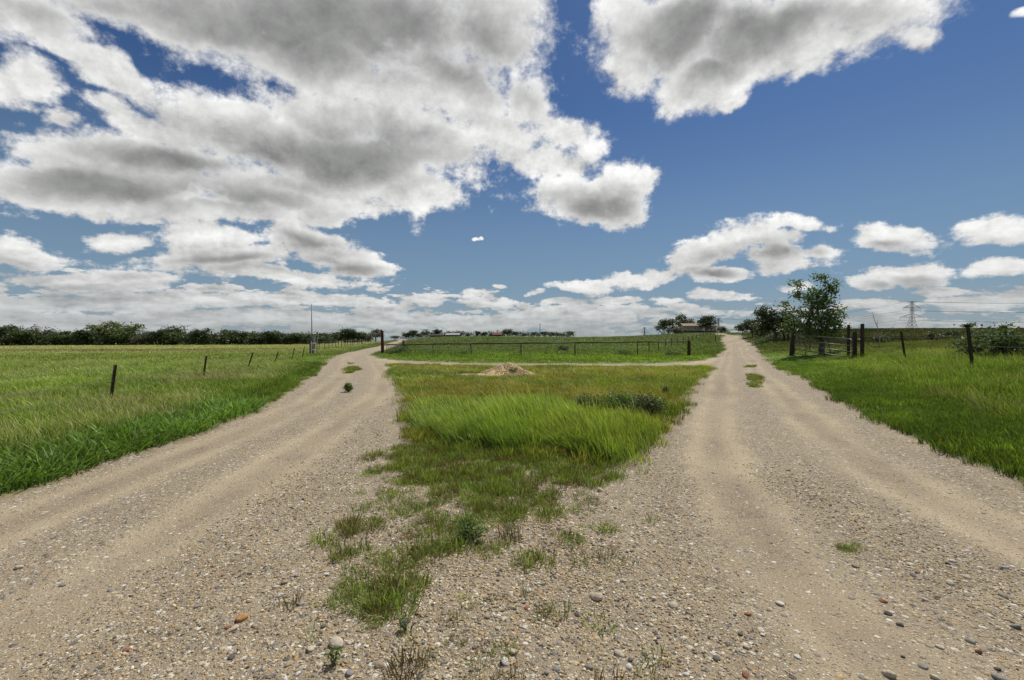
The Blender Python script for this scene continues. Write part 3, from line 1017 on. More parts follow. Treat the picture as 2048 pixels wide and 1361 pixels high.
def build_meadow():
    P, Kd, Sc, Hg = [], [], [], []
    for d0, d1, dens, base in ((3.0, 8.0, 190, 1.0), (8.0, 16.0, 95, 1.15), (16.0, 30.0, 34, 1.6), (30.0, 55.0, 9.0, 2.4), (55.0, 110.0, 2.2, 3.6), (110.0, 200.0, 0.55, 5.5)):
        p = sample_ring(d0, d1, dens)
        s = road_sdf(p[:, 0], p[:, 1])
        keep = s > 0.0
        rim = np.where(in_island(p), 0.9, 0.4)
        keep &= rng.uniform(0, 1, len(p)) < sstep(-0.05, 1.0, s / rim) * 0.85 + 0.15 * (fbm(p[:, 0], p[:, 1], 2.5, 2, 91) > 0.5)
        # spoil heap and its skirt stay bare
        keep &= ~((p[:, 0] < -3.5) & (p[:, 1] < 14) & (s < 0.13))
        md = np.hypot((p[:, 0] - MOUND[0] + 0.7) / 2.5, (p[:, 1] - MOUND[1] + 0.9) / 1.5)
        keep &= (md > 0.8 + 0.5 * (fbm(p[:, 0], p[:, 1], 1.2, 2, 3) - 0.5))
        p, s = p[keep], s[keep]
        n = len(p)
        x, y = p[:, 0], p[:, 1]
        isl = in_island(p)
        left = (~isl) & (x < -0.24 * y - 1.5)
        right = (~isl) & (x > 0.33 * y + 2)
        patch = fbm(x, y, 0.45, 3, 61)
        u = rng.uniform(0, 1, n)
        kd = np.full(n, 'field', dtype=object)
        sc = np.ones(n)
        short = s < 0.5 + 0.5 * patch
        kd[short] = 'short'
        # left verge: rank broad-bladed grass spilling on to the road
        m = left & (s < 1.3) & (y < 11)
        kd[m] = 'lush'
        m = left & (s >= 1.0) & (u < 0.22 * sstep(0.48, 0.68, patch) + 0.03)
        kd[m] = 'straw'
        m = left & (s >= 1.0) & (u > 0.94)
        kd[m] = 'lush'
        # right verge: mown strip, then straw-headed grass
        m = right & (s < 2.2)
        kd[m] = 'short'
        sc[m] *= 1.25
        m = right & (np.abs(x - 20.5) < 3) & (np.abs(y - 30) < 6)
        sc[m] *= 0.55
        m = right & (s >= 1.9) & (u < 0.05 + 0.20 * sstep(0.48, 0.68, patch))
        kd[m] = 'straw'
        # island: tall windblown patch, shorter elsewhere
        tallf = np.exp(-(((x - 0.25) / 2.5) ** 2 + ((y - 8.3) / 2.6) ** 4)) * sstep(5.5, 6.9, y) + 0.9 * np.exp(-(((x - 1.35) / 0.6) ** 2 + ((y - 6.2) / 0.7) ** 2))
        tallf = tallf + 1.0 * (fbm(x, y, 1.0, 3, 66) - 0.5)
        tallf = np.where((s < np.where(x > 0.3, 0.12, 0.4)) | ((x > 1.2) & (y > 7.9)) | (y > 10.8), 0.0, tallf)
        m = isl & (tallf > 0.10 + 0.55 * rng.uniform(0, 1, n))
        kd[m] = 'tall'
        sc[m] *= (0.38 + 0.66 * np.clip(tallf[m], 0, 1.15)) * (0.65 + 0.7 * fbm(x[m], y[m], 1.8, 2, 67))
        m = isl & (tallf <= 0.38)
        kd[m] = 'short'
        sc[m] *= 1.2
        m = isl & (tallf <= 0.38) & (y > 10) & (u < 0.35)
        kd[m] = 'field'
        sc[m] *= 0.6
        m = isl & (y > 6.5) & (u > 0.90)
        kd[m] = 'straw'
        sc[m] *= 0.6
        # the strip before the pipe fence is trimmed
        m = (~isl) & (y > 29) & (y < 42) & (np.abs(x - 3) < 16) & (u < 0.8)
        kd[m] = 'short'
        sc[m] *= 1.3
        if d0 >= 30:
            kd[:] = 'far'
            sc[s < 2] *= 0.6
            sc[(y < 43) & (np.abs(x - 2) < 24)] *= 0.6
            sc[(~left) & (y > 40)] *= 1.0 + 0.5 * patch[(~left) & (y > 40)]
        P.append(p)
        Kd.append(kd)
        rv = rng.uniform(0.75, 1.25, n)
        Sc.append(np.clip(sc, 0.8, 1.3) * base * rv)
        Hg.append(sc * rv * (1.0 if d0 < 30 else 1.45))
    P, Kd, Sc, Hg = np.concatenate(P), np.concatenate(Kd), np.concatenate(Sc), np.concatenate(Hg)
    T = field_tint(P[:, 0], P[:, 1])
    T = T * rng.uniform(0.6, 1.35, (len(P), 1)) * rng.uniform(0.92, 1.08, (len(P), 3))
    dryp = np.exp(-(((P[:, 0] - PX(440, 17)) / 1.3) ** 2 + ((P[:, 1] - 17) / 1.6) ** 2)) + 0.6 * np.exp(-(((P[:, 0] - PX(290, 10.3)) / 1.0) ** 2 + ((P[:, 1] - 10.3) / 0.8) ** 2))
    T = T * (1 - 0.75 * np.clip(dryp, 0, 1))[:, None] + np.array([0.23, 0.17, 0.12]) * 0.75 * np.clip(dryp, 0, 1)[:, None]
    st = Kd == 'straw'
    T[st] = T[st] * 0.45 + np.array([0.30, 0.275, 0.16]) * 0.55
    lu = Kd == 'lush'
    T[lu] = T[lu] * 0.4 + np.array([0.105, 0.200, 0.035]) * 0.6
    ta = Kd == 'tall'
    T[ta] = T[ta] * 0.4 + np.array([0.160, 0.265, 0.058]) * 0.6
    pv = fbm(P[:, 0], P[:, 1], 0.9, 3, 51)
    T = T * (0.65 + 0.7 * pv)[:, None]
    isl = in_island(P)
    left = (~isl) & (P[:, 0] < -0.24 * P[:, 1] - 1.5)
    right = (~isl) & (P[:, 0] > 0.33 * P[:, 1] + 2)
    mid = ~(isl | left | right)
    T[isl] *= np.array([1.22, 1.18, 1.1])
    T[left] *= 1.1
    for m, nm, lb in ((left, "meadow_grass", "green and straw coloured meadow grass left of the gravel road"),
                      (right, "pasture_grass", "dark green grass with straw seed heads right of the gravel road"),
                      (isl, "island_grass", "bright windblown grass on the island between the two roads"),
                      (mid, "paddock_grass", "dull green paddock grass around and behind the pipe fence")):
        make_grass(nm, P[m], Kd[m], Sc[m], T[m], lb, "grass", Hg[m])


build_meadow()

# creeping grass and seedlings on the bare point of the island, and tufts in the roadway: px, py, half width, half height, strength
PATCHES = [(960, 925, 190, 30, 1.1), (1000, 962, 150, 26, .9), (850, 930, 75, 28, .9), (930, 1060, 90, 45, .7), (840, 1115, 110, 40, .8), (740, 1180, 90, 40, .6), (1230, 945, 40, 14, .7), (840, 1010, 80, 24, .6), (850, 905, 60, 28, 1), (940, 960, 90, 30, 1), (1060, 930, 120, 25, .6), (1050, 1010, 60, 25, 1), (900, 1000, 90, 22, .7), (1150, 950, 60, 20, .6), (985, 1030, 50, 20, 1), (930, 1085, 55, 32, 1.6), (880, 1120, 60, 25, 1.3),
           (790, 1150, 80, 28, 1.3), (710, 1195, 60, 32, 1.2), (760, 1215, 40, 20, .8), (725, 1060, 45, 20, 1), (680, 1100, 45, 18, .9), (1065, 1125, 28, 16, 1.3), (1130, 1078, 35, 14, .8), (1000, 900, 120, 20, .7), (790, 985, 30, 12, .6),
           (810, 955, 40, 16, .7), (960, 1270, 90, 30, .35), (870, 1290, 90, 30, .25), (740, 1260, 40, 40, .4), (1090, 1230, 40, 14, .25), (1000, 1180, 50, 20, .3), (1190, 1000, 40, 14, .4), (700, 1010, 15, 8, .6), (1200, 1065, 30, 10, .3), (850, 880, 40, 14, .6)]
pp, kk, ss = [], [], []
for (px, py, rx, ry, st) in PATCHES:
    d = EYE * FOC / (py - 680.5)
    d1, d2 = EYE * FOC / (py + ry - 680.5), EYE * FOC / (py - ry - 680.5)
    wx, wy = rx / FOC * d, (d2 - d1) / 2
    n = int(330 * math.pi * wx * wy * st) + 3
    a = rng.uniform(0, 2 * math.pi, n)
    r = np.sqrt(rng.uniform(0, 1, n)) * 1.35
    y = d + wy * r * np.sin(a)
    x = PX(px, y) + wx * r * np.cos(a)
    ok = fbm(x, y, 6.5, 3, 88) > 0.30 + 0.22 * r * r
    x, y = x[ok], y[ok]
    pp.append(np.stack([x, y], 1))
    u = rng.uniform(0, 1, len(x))
    kk.append(np.where(u < 0.80, 'creep', 'short').astype(object))
    ss.append(rng.uniform(0.55, 1.05, len(x)) * (1.0 if st > .5 else 0.7))
for (px, py, rx, ry, n, sc) in [(705, 740, 14, 3, 150, 1.5), (697, 746, 8, 1.5, 40, 1.1), (700, 728, 7, 1, 20, 1.1), (1509, 757, 15, 9, 120, 1.1), (1511, 770, 14, 6, 50, 0.9), (1500, 731, 12, 1.5, 60, 1.0), (1695, 1094, 27, 6, 17, 0.5)]:
    d = EYE * FOC / (py - 680.5)
    d1, d2 = EYE * FOC / (py + ry - 680.5), EYE * FOC / (py - ry - 680.5)
    a = rng.uniform(0, 2 * math.pi, n)
    r = np.sqrt(rng.uniform(0, 1, n))
    r *= 0.35 + 1.2 * fbm(np.cos(a) * 2.5 + px, np.sin(a) * 2.5 + py, 1.0, 2, 12)
    y = d + (d2 - d1) / 2 * r * np.sin(a)
    pp.append(np.stack([PX(px, y) + rx / FOC * y * r * np.cos(a), y], 1))
    kk.append(np.where(rng.uniform(0, 1, n) < (0.6 if sc > 0.6 else 1.1), 'creep', 'short').astype(object))
    ss.append(rng.uniform(0.6, 1.3, n) * sc)
# scattered seedlings over the stony point
p = sample_ring(2.0, 7.5, 26)
s = np.hypot((p[:, 0] + 0.25) / 1.6, (p[:, 1] - 4.2) / 2.8)
p = p[(s < 1 - 0.3 * rng.uniform(0, 1, len(p))) & (fbm(p[:, 0], p[:, 1], 3.0, 3, 90) > 0.5)]
pp.append(p)
kk.append(np.where(rng.uniform(0, 1, len(p)) < 0.6, 'creep', 'short').astype(object))
ss.append(rng.uniform(0.3, 0.8, len(p)))
pp, kk, ss = np.concatenate(pp), np.concatenate(kk), np.concatenate(ss)
tt = np.array([0.215, 0.275, 0.070]) * rng.uniform(0.6, 1.3, (len(pp), 1)) * rng.uniform(0.9, 1.1, (len(pp), 3))
dry = rng.uniform(0, 1, len(pp)) < 0.22
tt[dry] = np.array([0.17, 0.13, 0.07]) * rng.uniform(0.6, 1.2, (dry.sum(), 1))
make_grass("creeping_grass", pp, kk, ss, tt, "patchy low creeping grass on the stony point between the roads", "grass")


# ------------------------------------------------------------------ loose gravel
def pebble_mesh(name, seed, sub=1, mat=None):
    import bmesh
    bm = bmesh.new()
    bmesh.ops.create_icosphere(bm, subdivisions=sub, radius=0.5)
    r = random.Random(seed)
    ax = [Vector((r.uniform(-1, 1), r.uniform(-1, 1), r.uniform(-1, 1))).normalized() for _ in range(5)]
    cut = [r.uniform(0.24, 0.44) for _ in range(5)]
    for v in bm.verts:
        for a, c in zip(ax, cut):
            d = v.co.dot(a)
            if d > c:
                v.co -= a * (d - c) * 0.85
        v.co *= r.uniform(0.93, 1.07)
        v.co.z *= 0.68
    me = bpy.data.meshes.new(name)
    bm.to_mesh(me)
    bm.free()
    for p_ in me.polygons:
        p_.use_smooth = sub > 1
    if mat:
        me.materials.append(mat)
    return me


PROTO_PEB = proto_collection("pebble_source", [pebble_mesh("pebble", 300 + i, 2 if i < 4 else 1, M_STONE) for i in range(10)])
stone_cols = np.array([c for _, c in STONES])
stone_w = np.array([0.16, 0.22, 0.18, 0.14, 0.10, 0.06, 0.07, 0.07])


def coarse(x, y):
    """how stony the surface is: the point of the island and the crown of the tracks"""
    tip = np.exp(-(((x + 0.35) / 1.5) ** 2 + ((y - 3.2) / 3.2) ** 2))
    crown = np.exp(-((x - 3.0 - 0.02 * y) / 0.6) ** 2) * (y < 6) * 0.55
    side = np.exp(-((x + 1.7 + 0.12 * y) / 0.9) ** 2) * 0.6 + np.exp(-((x - 1.15 - 0.3 * (y - 3)) / 0.45) ** 2) * 0.5
    n = fbm(x, y, 0.9, 3, 95)
    return np.clip(np.maximum.reduce([tip, crown, side]) * (0.45 + 1.1 * n) + 0.10 - 0.55 * sandiness(x, y) * (1 - tip), 0.015, 1)


pl, sl = [], []
for d0, d1, dens, smin, smax in ((1.7, 3.4, 6000, 0.005, 0.021), (3.4, 5.5, 2600, 0.008, 0.026), (5.5, 9.0, 520, 0.011, 0.032), (9.0, 15.0, 70, 0.018, 0.045)):
    p = sample_ring(d0, d1, dens)
    p = p[(road_sdf(p[:, 0], p[:, 1]) < 0.25)]
    c = coarse(p[:, 0], p[:, 1])
    keep = rng.uniform(0, 1, len(p)) < 0.08 + 0.92 * c
    p, c = p[keep], c[keep]
    u = rng.uniform(0, 1, len(p))
    pl.append(p)
    sl.append(smin + (smax - smin) * u ** 3.2 * (0.45 + 0.75 * c))
pl, sl = np.concatenate(pl), np.concatenate(sl)
n = len(pl)
ci = rng.choice(len(stone_cols), n, p=stone_w / stone_w.sum())
tint = stone_cols[ci] * rng.uniform(0.75, 1.3, (n, 1)) * np.array([1.02, 0.96, 0.86])
asp = rng.uniform(0.65, 1.45, n)
s3 = np.stack([sl * asp, sl / np.sqrt(asp), sl * rng.uniform(0.6, 1.0, n)], 1)
Pp = np.stack([pl[:, 0], pl[:, 1], height(pl[:, 0], pl[:, 1]) + sl * 0.12], 1)
rot = np.stack([rng.normal(0, 0.25, n), rng.normal(0, 0.25, n), rng.uniform(0, 6.283, n)], 1)
scatter("loose_gravel", PROTO_PEB, Pp, rot, s3, rng.integers(0, 10, n), tint, "loose rounded pebbles strewn over the pale gravel road", "gravel")
N_PEB = n

# the larger stones, one by one
STONE_MATS = [mat_bigstone("%s stone" % nm, c) for nm, c in (("white", (0.60, 0.57, 0.52)), ("cream", (0.50, 0.43, 0.33)), ("tan", (0.40, 0.30, 0.19)), ("orange", (0.42, 0.22, 0.09)), ("grey", (0.27, 0.25, 0.22)), ("dark", (0.125, 0.112, 0.098)), ("rust", (0.30, 0.13, 0.075)), ("buff", (0.34, 0.27, 0.19)))]
STONE_MESH = [[pebble_mesh("stone", 500 + 10 * k + j, 2, STONE_MATS[k]) for j in range(3)] for k in range(8)]
known = [(483, 1240, 27, 3), (465, 1262, 20, 1), (672, 1288, 32, 1), (652, 1152, 13, 0), (686, 1050, 12, 2), (752, 1226, 12, 3), (38, 1137, 16, 1), (125, 1168, 14, 4), (1190, 1197, 28, 1), (1202, 983, 16, 1), (853, 1057, 12, 1), (1058, 1182, 12, 0), (1010, 1324, 22, 0), (1025, 1305, 22, 1), (1195, 1200, 14, 0), (1050, 1255, 12, 0),
         (1711, 1127, 16, 7), (1765, 1196, 15, 6), (1776, 1222, 14, 5), (1800, 1244, 14, 5), (1826, 1146, 14, 4), (1834, 1140, 10, 6), (1560, 1203, 18, 0), (1540, 1216, 14, 1), (1525, 1270, 10, 0), (1502, 1278, 9, 4), (1470, 1230, 8, 5), (1940, 1280, 16, 4), (1880, 1290, 14, 1), (1958, 1302, 14, 6), (1846, 1326, 18, 4), (1870, 1348, 16, 1), (1806, 1306, 10, 5), (2030, 1250, 18, 4), (2000, 1352, 26, 4), (1995, 1335, 12, 5), (1850, 1195, 14, 1), (1900, 1160, 18, 1), (1935, 1150, 14, 1), (2010, 1132, 16, 0), (1780, 1345, 26, 1), (1240, 1310, 20, 1), (1165, 1140, 10, 1), (1345, 1060, 10, 0), (620, 1300, 18, 1), (640, 1330, 14, 0), (575, 1330, 16, 2), (700, 1345, 20, 4), (760, 1330, 22, 7), (560, 1195, 14, 0), (530, 1220, 12, 1), (600, 1250, 14, 2)]
big = []
for (px, py, w, k) in known:
    d = EYE * FOC / (py - 680.5)
    big.append((PX(px, d), d, w / FOC * d, k))
cnt = 0
while len(big) < 290:
    y = 1.8 + 4.8 * rng.uniform() ** 1.5
    x = rng.uniform(-1.25 * y, 1.25 * y)
    if float(coarse(np.array([x]), np.array([y]))[0]) < rng.uniform(0.05, 0.9):
        continue
    if float(road_sdf(np.array([x]), np.array([y]))[0]) > 0:
        continue
    big.append((x, y, rng.uniform(0.022, 0.04) * (1 if rng.uniform() < 0.92 else 1.5), int(rng.choice(8, p=[.14, .24, .2, .04, .14, .07, .03, .14]))))
hb = height(np.array([b[0] for b in big]), np.array([b[1] for b in big]))
for (x, y, w, k), z in zip(big, hb):
    o = bpy.data.objects.new("stone", STONE_MESH[k][random.randrange(3)])
    link(o, road)
    o.location = (x, y, z + w * 0.10)
    o.rotation_euler = (random.gauss(0, .2), random.gauss(0, .2), random.uniform(0, 6.28))
    a = random.uniform(0.85, 1.3)
    o.scale = (w * a, w / a, w * random.uniform(0.6, 0.95))


# ------------------------------------------------------------------ trees
def grow(seed, base, targets, trunk_r, root_top=None, sag=0.12, first=None, jit=0.12):
    """branch skeleton joining every target to the wood already grown; returns polylines with radii"""
    r = random.Random(seed)
    nodes = [Vector(base)]
    par = [-1]
    top = Vector(root_top)
    k = 5
    for i in range(1, k + 1):
        p = Vector(base).lerp(top, i / k) + Vector((r.gauss(0, jit), r.gauss(0, jit), 0)) * (0.3 if i < k else 0)
        nodes.append(p)
        par.append(len(nodes) - 2)
    tg = sorted([Vector(t) for t in targets], key=lambda t: (t - top).length)
    arr = [n.copy() for n in nodes]
    for t in tg:
        A = np.array([(n.x, n.y, n.z) for n in arr])
        d = np.linalg.norm(A - np.array(t), axis=1)
        d = d + np.where(A[:, 2] > t.z + 0.05, 2.0 * (A[:, 2] - t.z), 0)
        d[:3] += 5
        j = int(np.argmin(d))
        a = arr[j]
        L = (t - a).length
        m = 2 if L < 1.2 else 3
        prev = j
        for q_ in range(1, m + 1):
            f = q_ / m
            p = a.lerp(t, f) + Vector((0, 0, sag * L * math.sin(math.pi * f))) + Vector((r.gauss(0, 1), r.gauss(0, 1), r.gauss(0, 1))) * 0.025 * L * (f < 1)
            arr.append(p)
            par.append(prev)
            prev = len(arr) - 1
    n = len(arr)
    area = [0.0] * n
    kids = [[] for _ in range(n)]
    for i in range(n):
        if par[i] >= 0:
            kids[par[i]].append(i)
    for i in reversed(range(n)):
        area[i] = max(area[i], 1.0 if not kids[i] else 0.0)
        if par[i] >= 0:
            area[par[i]] += area[i]
    sc = trunk_r / math.sqrt(area[0])
    rad = [max(0.006, sc * math.sqrt(a)) for a in area]
    return arr, par, kids, rad


def wood_mesh(name, sk, mat, sides=6, minr=0.0):
    arr, par, kids, rad = sk
    mb = MB()
    done = set()
    for i in range(1, len(arr)):
        p = par[i]
        main = max(kids[p], key=lambda k: rad[k])
        if main == i and p != 0 and par[p] >= 0:
            continue
        chain = [p, i]
        c = i
        while kids[c]:
            c = max(kids[c], key=lambda k: rad[k])
            chain.append(c)
        rr = [rad[k] for k in chain]
        rr[0] = min(rr[0], rad[chain[1]] * 1.15)
        if p == 0:
            rr[0] = rad[0] * 1.5
        if max(rr) < minr:
            continue
        mb.tube([arr[k] for k in chain], rr, sides if rr[0] > 0.03 else 4, cap=False)
    return mb.mesh(name, mat, True)


def leaf_mesh(name, centres, per, spread, size, mat, seed, up=0.35, fold=True, flat_=0.7):
    r = np.random.default_rng(seed)
    C = np.repeat(np.asarray(centres, float), per, axis=0)
    n = len(C)
    C = C + r.normal(0, 1, (n, 3)) * spread * np.array([1, 1, flat_])
    nrm = r.normal(0, 1, (n, 3))
    nrm[:, 2] = np.abs(nrm[:, 2]) + up
    nrm /= np.linalg.norm(nrm, axis=1)[:, None]
    t = np.cross(nrm, r.normal(0, 1, (n, 3)))
    t /= np.linalg.norm(t, axis=1)[:, None]
    b = np.cross(nrm, t)
    s = size * r.uniform(0.6, 1.35, (n, 1))
    v0 = C - t * s * 0.5
    v1 = C + b * s * 0.36 - nrm * s * 0.10
    v2 = C + t * s * 0.55 - nrm * s * 0.06
    v3 = C - b * s * 0.36 - nrm * s * 0.10
    Vv = np.stack([v0, v1, v2, v3], 1).reshape(-1, 3)
    Ff = np.arange(4 * n).reshape(-1, 4)
    me = mesh_np(name, Vv, Ff, mat, False)
    sh = np.repeat(r.uniform(0, 1, n), 4)
    if len(me.vertices) == len(sh):
        add_attr(me, 'shade', 'FLOAT', sh)
    return me


def ell_points(n, lobes, seed, shell=0.35):
    """points in a union of ellipsoids (cx,cy,cz,rx,ry,rz,weight)"""
    r = np.random.default_rng(seed)
    w = np.array([l[6] for l in lobes])
    k = r.choice(len(lobes), n, p=w / w.sum())
    u = r.normal(0, 1, (n, 3))
    u /= np.linalg.norm(u, axis=1)[:, None]
    rr = r.uniform(shell, 1.0, n) ** 0.6
    L = np.array([l[:6] for l in lobes])[k]
    return L[:, :3] + u * rr[:, None] * L[:, 3:]


ML_HERO = mat_leaf("broad tree leaf", (0.105, 0.160, 0.044), 0.30, var=0.45)
ML_DARK = mat_leaf("dark oak foliage", (0.055, 0.080, 0.027), 0.22, var=0.45)
ML_OAK = mat_leaf("live oak foliage", (0.080, 0.108, 0.035), 0.22, var=0.45)
ML_LIGHT = mat_leaf("light elm foliage", (0.115, 0.145, 0.045), 0.28, var=0.40)
ML_DRAB = mat_leaf("drab brush foliage", (0.10, 0.094, 0.055), 0.22, var=0.45)
ML_WEED = mat_leaf("pale weed foliage", (0.13, 0.19, 0.06), 0.35, var=0.5)
ML_SHRUB = mat_leaf("grey green shrub foliage", (0.085, 0.125, 0.045), 0.3, var=0.6)
ML_MEADOWWEED = mat_leaf("small leaved weed", (0.125, 0.185, 0.045), 0.3, var=0.5)
M_FLOWER = mat_noisy("yellow petals", (0.55, 0.42, 0.03), (0.65, 0.55, 0.08), 5)
M_PALEFLOWER = mat_noisy("pale grey flower heads", (0.34, 0.32, 0.30), (0.5, 0.48, 0.46), 5)


def tree_thing(name, loc, wood, crown, label, cat="tree", group=None, scale=(1, 1, 1), rz=0.0):
    root = empty(name, loc, rz)
    root.scale = scale
    link(bpy.data.objects.new("trunk", wood), root)
    link(bpy.data.objects.new("crown", crown), root)
    return tag(root, label, cat, group)


# -- the young broad-leaved tree behind the open gate (trunk splits low, crown combed to the left by the wind)
d = 33.0
tx, ty = PX(1645, d), d
tz = hz1(tx, ty)
k = d / FOC       # metres per photograph pixel at that distance


def at_tree(px, py, dy=0.0):
    return ((px - 1645) * k, dy, EYE - (py - 680.5) * k - tz)


lobes = []
for (px, py, rx, ry, w) in [(1612, 640, 42, 30, 5), (1650, 612, 30, 36, 4), (1662, 655, 24, 30, 3.5), (1625, 596, 24, 22, 2.2), (1657, 580, 16, 20, 1.6), (1585, 655, 22, 18, 1.6), (1632, 670, 34, 16, 3), (1575, 610, 16, 7, .5), (1592, 590, 14, 10, .5), (1640, 553, 12, 6, .5), (1668, 572, 9, 16, .6), (1595, 568, 12, 8, .45), (1675, 680, 10, 12, .8), (1680, 630, 7, 14, .6)]:
    c = at_tree(px, py)
    lobes.append((c[0], c[1], c[2], rx * k, max(0.35, min(rx, 40) * k * 0.85), ry * k, w))
tg = ell_points(420, lobes, 5, 0.15)
tg = tg[tg[:, 2] > 1.1]
sk = grow(3, (0, 0, -0.15), tg, 0.20, at_tree(1643, 683), 0.06)
wood = wood_mesh("trunk", sk, M_BARK, 7)
crown = leaf_mesh("crown", tg, 18, 0.20, 0.15, ML_HERO, 6, 0.3)
tree_thing("tree", (tx, ty, tz), wood, crown, "young broad-leaved tree with loose windswept crown behind the open tube gate")

# -- second tree further along the road
d2_ = 58.0
x2, y2 = PX(1550, d2_), d2_
z2 = hz1(x2, y2)
k2 = d2_ / FOC
lobes = []
for (px, py, rx, ry, w) in [(1545, 640, 26, 20, 4), (1528, 628, 14, 15, 2), (1560, 655, 18, 14, 2), (1530, 655, 16, 12, 2), (1568, 632, 14, 18, 2)]:
    lobes.append(((px - 1550) * k2, 0, EYE - (py - 680.5) * k2 - z2, rx * k2, rx * k2 * 0.8, ry * k2, w))
tg = ell_points(170, lobes, 8, 0.2)
sk = grow(4, (0, 0, -0.15), tg, 0.24, ((1552 - 1550) * k2, 0, EYE - (662 - 680.5) * k2 - z2), 0.06)
tree_thing("tree", (x2, y2, z2), wood_mesh("trunk", sk, M_BARK, 6), leaf_mesh("crown", tg, 24, 0.30, 0.23, ML_DARK, 9, 0.3), "short dark tree with a forked trunk beside the fence past the gate")


# -- stock of tree shapes for the background
def stock_tree(seed, h, lobes, ntg, per, spread, size, mat, trunk=0.22, fork=0.35):
    tg = ell_points(ntg, lobes, seed, 0.25)
    sk = grow(seed, (0, 0, -0.4), tg, trunk, (0.2, 0, h * fork), 0.08)
    return wood_mesh("trunk", sk, M_BARK, 5, 0.03), leaf_mesh("crown", tg, per, spread, size, mat, seed + 1)


def round_lobes(seed, h, w, n=7, low=0.25):
    r = random.Random(seed)
    out = [(0, 0, h * (0.5 + low / 2), w * 0.36, w * 0.36, h * (0.95 - low) * 0.45, 4)]
    for i in range(n):
        a = 2 * math.pi * i / n + r.uniform(-.3, .3)
        rr = w * r.uniform(0.22, 0.34)
        z = h * r.uniform(low + 0.14, 0.84)
        s = w * r.uniform(0.14, 0.24)
        out.append((rr * math.cos(a), rr * math.sin(a), z, s, s, s * 0.75, 1.2))
    return out


STOCK = {}
for nm, mat, h, w, low, ntg, per, seed in (("oak_a", ML_OAK, 8, 8.5, .15, 130, 16, 31), ("oak_b", ML_OAK, 8, 7, .12, 120, 16, 32), ("dark_a", ML_DARK, 8, 8, .10, 140, 17, 33), ("dark_b", ML_DARK, 8, 6, .12, 110, 17, 34), ("dark_c", ML_DARK, 8, 10, .08, 160, 17, 35),
                                           ("light_a", ML_LIGHT, 8, 8, .22, 120, 14, 36), ("light_b", ML_LIGHT, 8, 6.5, .15, 110, 14, 37), ("drab_a", ML_DRAB, 8, 7, .08, 120, 9, 38), ("drab_b", ML_DRAB, 8, 8, .2, 130, 8, 39), ("thin_a", ML_OAK, 8, 4.2, .28, 70, 10, 41)):
    STOCK[nm] = stock_tree(seed, h, round_lobes(seed, h, w, 7, low), ntg, per, 0.52, 0.50, mat)


def place_tree(px, d, pytop, pybase, kind_, label, group=None, wfac=1.0, cat="tree", name="tree"):
    x = PX(px, d)
    z = hz1(x, d)
    h = max(1.2, (pybase - pytop) / FOC * d)
    ztop = PZ(pytop, d)
    h = max(1.0, ztop - z)
    s = h / 8.0 * 1.02
    wfac *= 1.22
    return tree_thing(name, (x, d, z), *STOCK[kind_], label, cat, group, (s * wfac, s * wfac, s), random.uniform(0, 6.28))


G1 = "trees along the far edge of the left meadow"
LB = {"oak": "rounded green oak in the tree line across the left meadow", "dark": "dense dark tree in the tree line across the left meadow", "light": "pale green spreading tree in the tree line across the left meadow", "drab": "brownish half-bare tree in the tree line across the left meadow"}
line = [(-60, 648, "dark_a", 1.2), (15, 647, "dark_c", 1.0), (45, 655, "oak_a", 1.1), (82, 649, "drab_b", 1.15), (30, 668, "drab_a", 1.5), (112, 660, "drab_a", 1.3), (125, 668, "light_b", 1.6), (150, 661, "dark_a", 1.3), (176, 657, "dark_b", 1.3), (212, 647, "light_a", 1.05), (248, 645, "light_a", 1.1), (228, 655, "oak_a", 1.0), (245, 665, "light_b", 1.6), (283, 664, "drab_b", 1.4), (305, 660, "drab_a", 1.2), (318, 659, "dark_b", 1.0), (350, 650, "oak_a", 1.0), (342, 664, "oak_b", 1.4), (372, 667, "dark_a", 1.4), (402, 656, "dark_b", 1.15),
        (418, 668, "oak_a", 1.5), (444, 662, "drab_b", 1.0), (460, 659, "oak_b", 1.1), (482, 661, "dark_b", 1.2), (500, 664, "drab_b", 1.3), (522, 667, "dark_a", 1.5), (545, 660, "dark_b", 1.3), (562, 665, "dark_c", 1.2), (585, 666, "dark_a", 1.3), (606, 671, "dark_b", 1.5), (635, 675, "dark_c", 1.2), (470, 672, "light_b", 1.5), (545, 675, "oak_a", 1.5), (655, 673, "dark_b", 1.4)]
own = {248: "tallest pale green tree in the tree line across the left meadow", 212: "pale green tree whose crown touches the tallest pale tree of the meadow tree line", 350: "tallest rounded green oak in the tree line across the left meadow", 82: "tall greyish half-bare tree with twiggy dome in the meadow tree line", 635: "low wide dark tree directly behind the fence brace and mast", 655: "small dark tree between the mast and the clump beyond the woven wire fence",
       402: "dark tree with a flat open top standing apart in the meadow tree line", 125: "low pale bush-like tree at the foot of the greyish half-bare tree", 245: "low rounded pale tree in front of the two tall pale trees"}
for i, (px, pt, kd, wf) in enumerate(line):
    place_tree(px, 186 + (i * 7) % 13, pt, 690, kd, own.get(px, LB[kd.split('_')[0]]), G1 + ", " + kd.split('_')[0], wf)

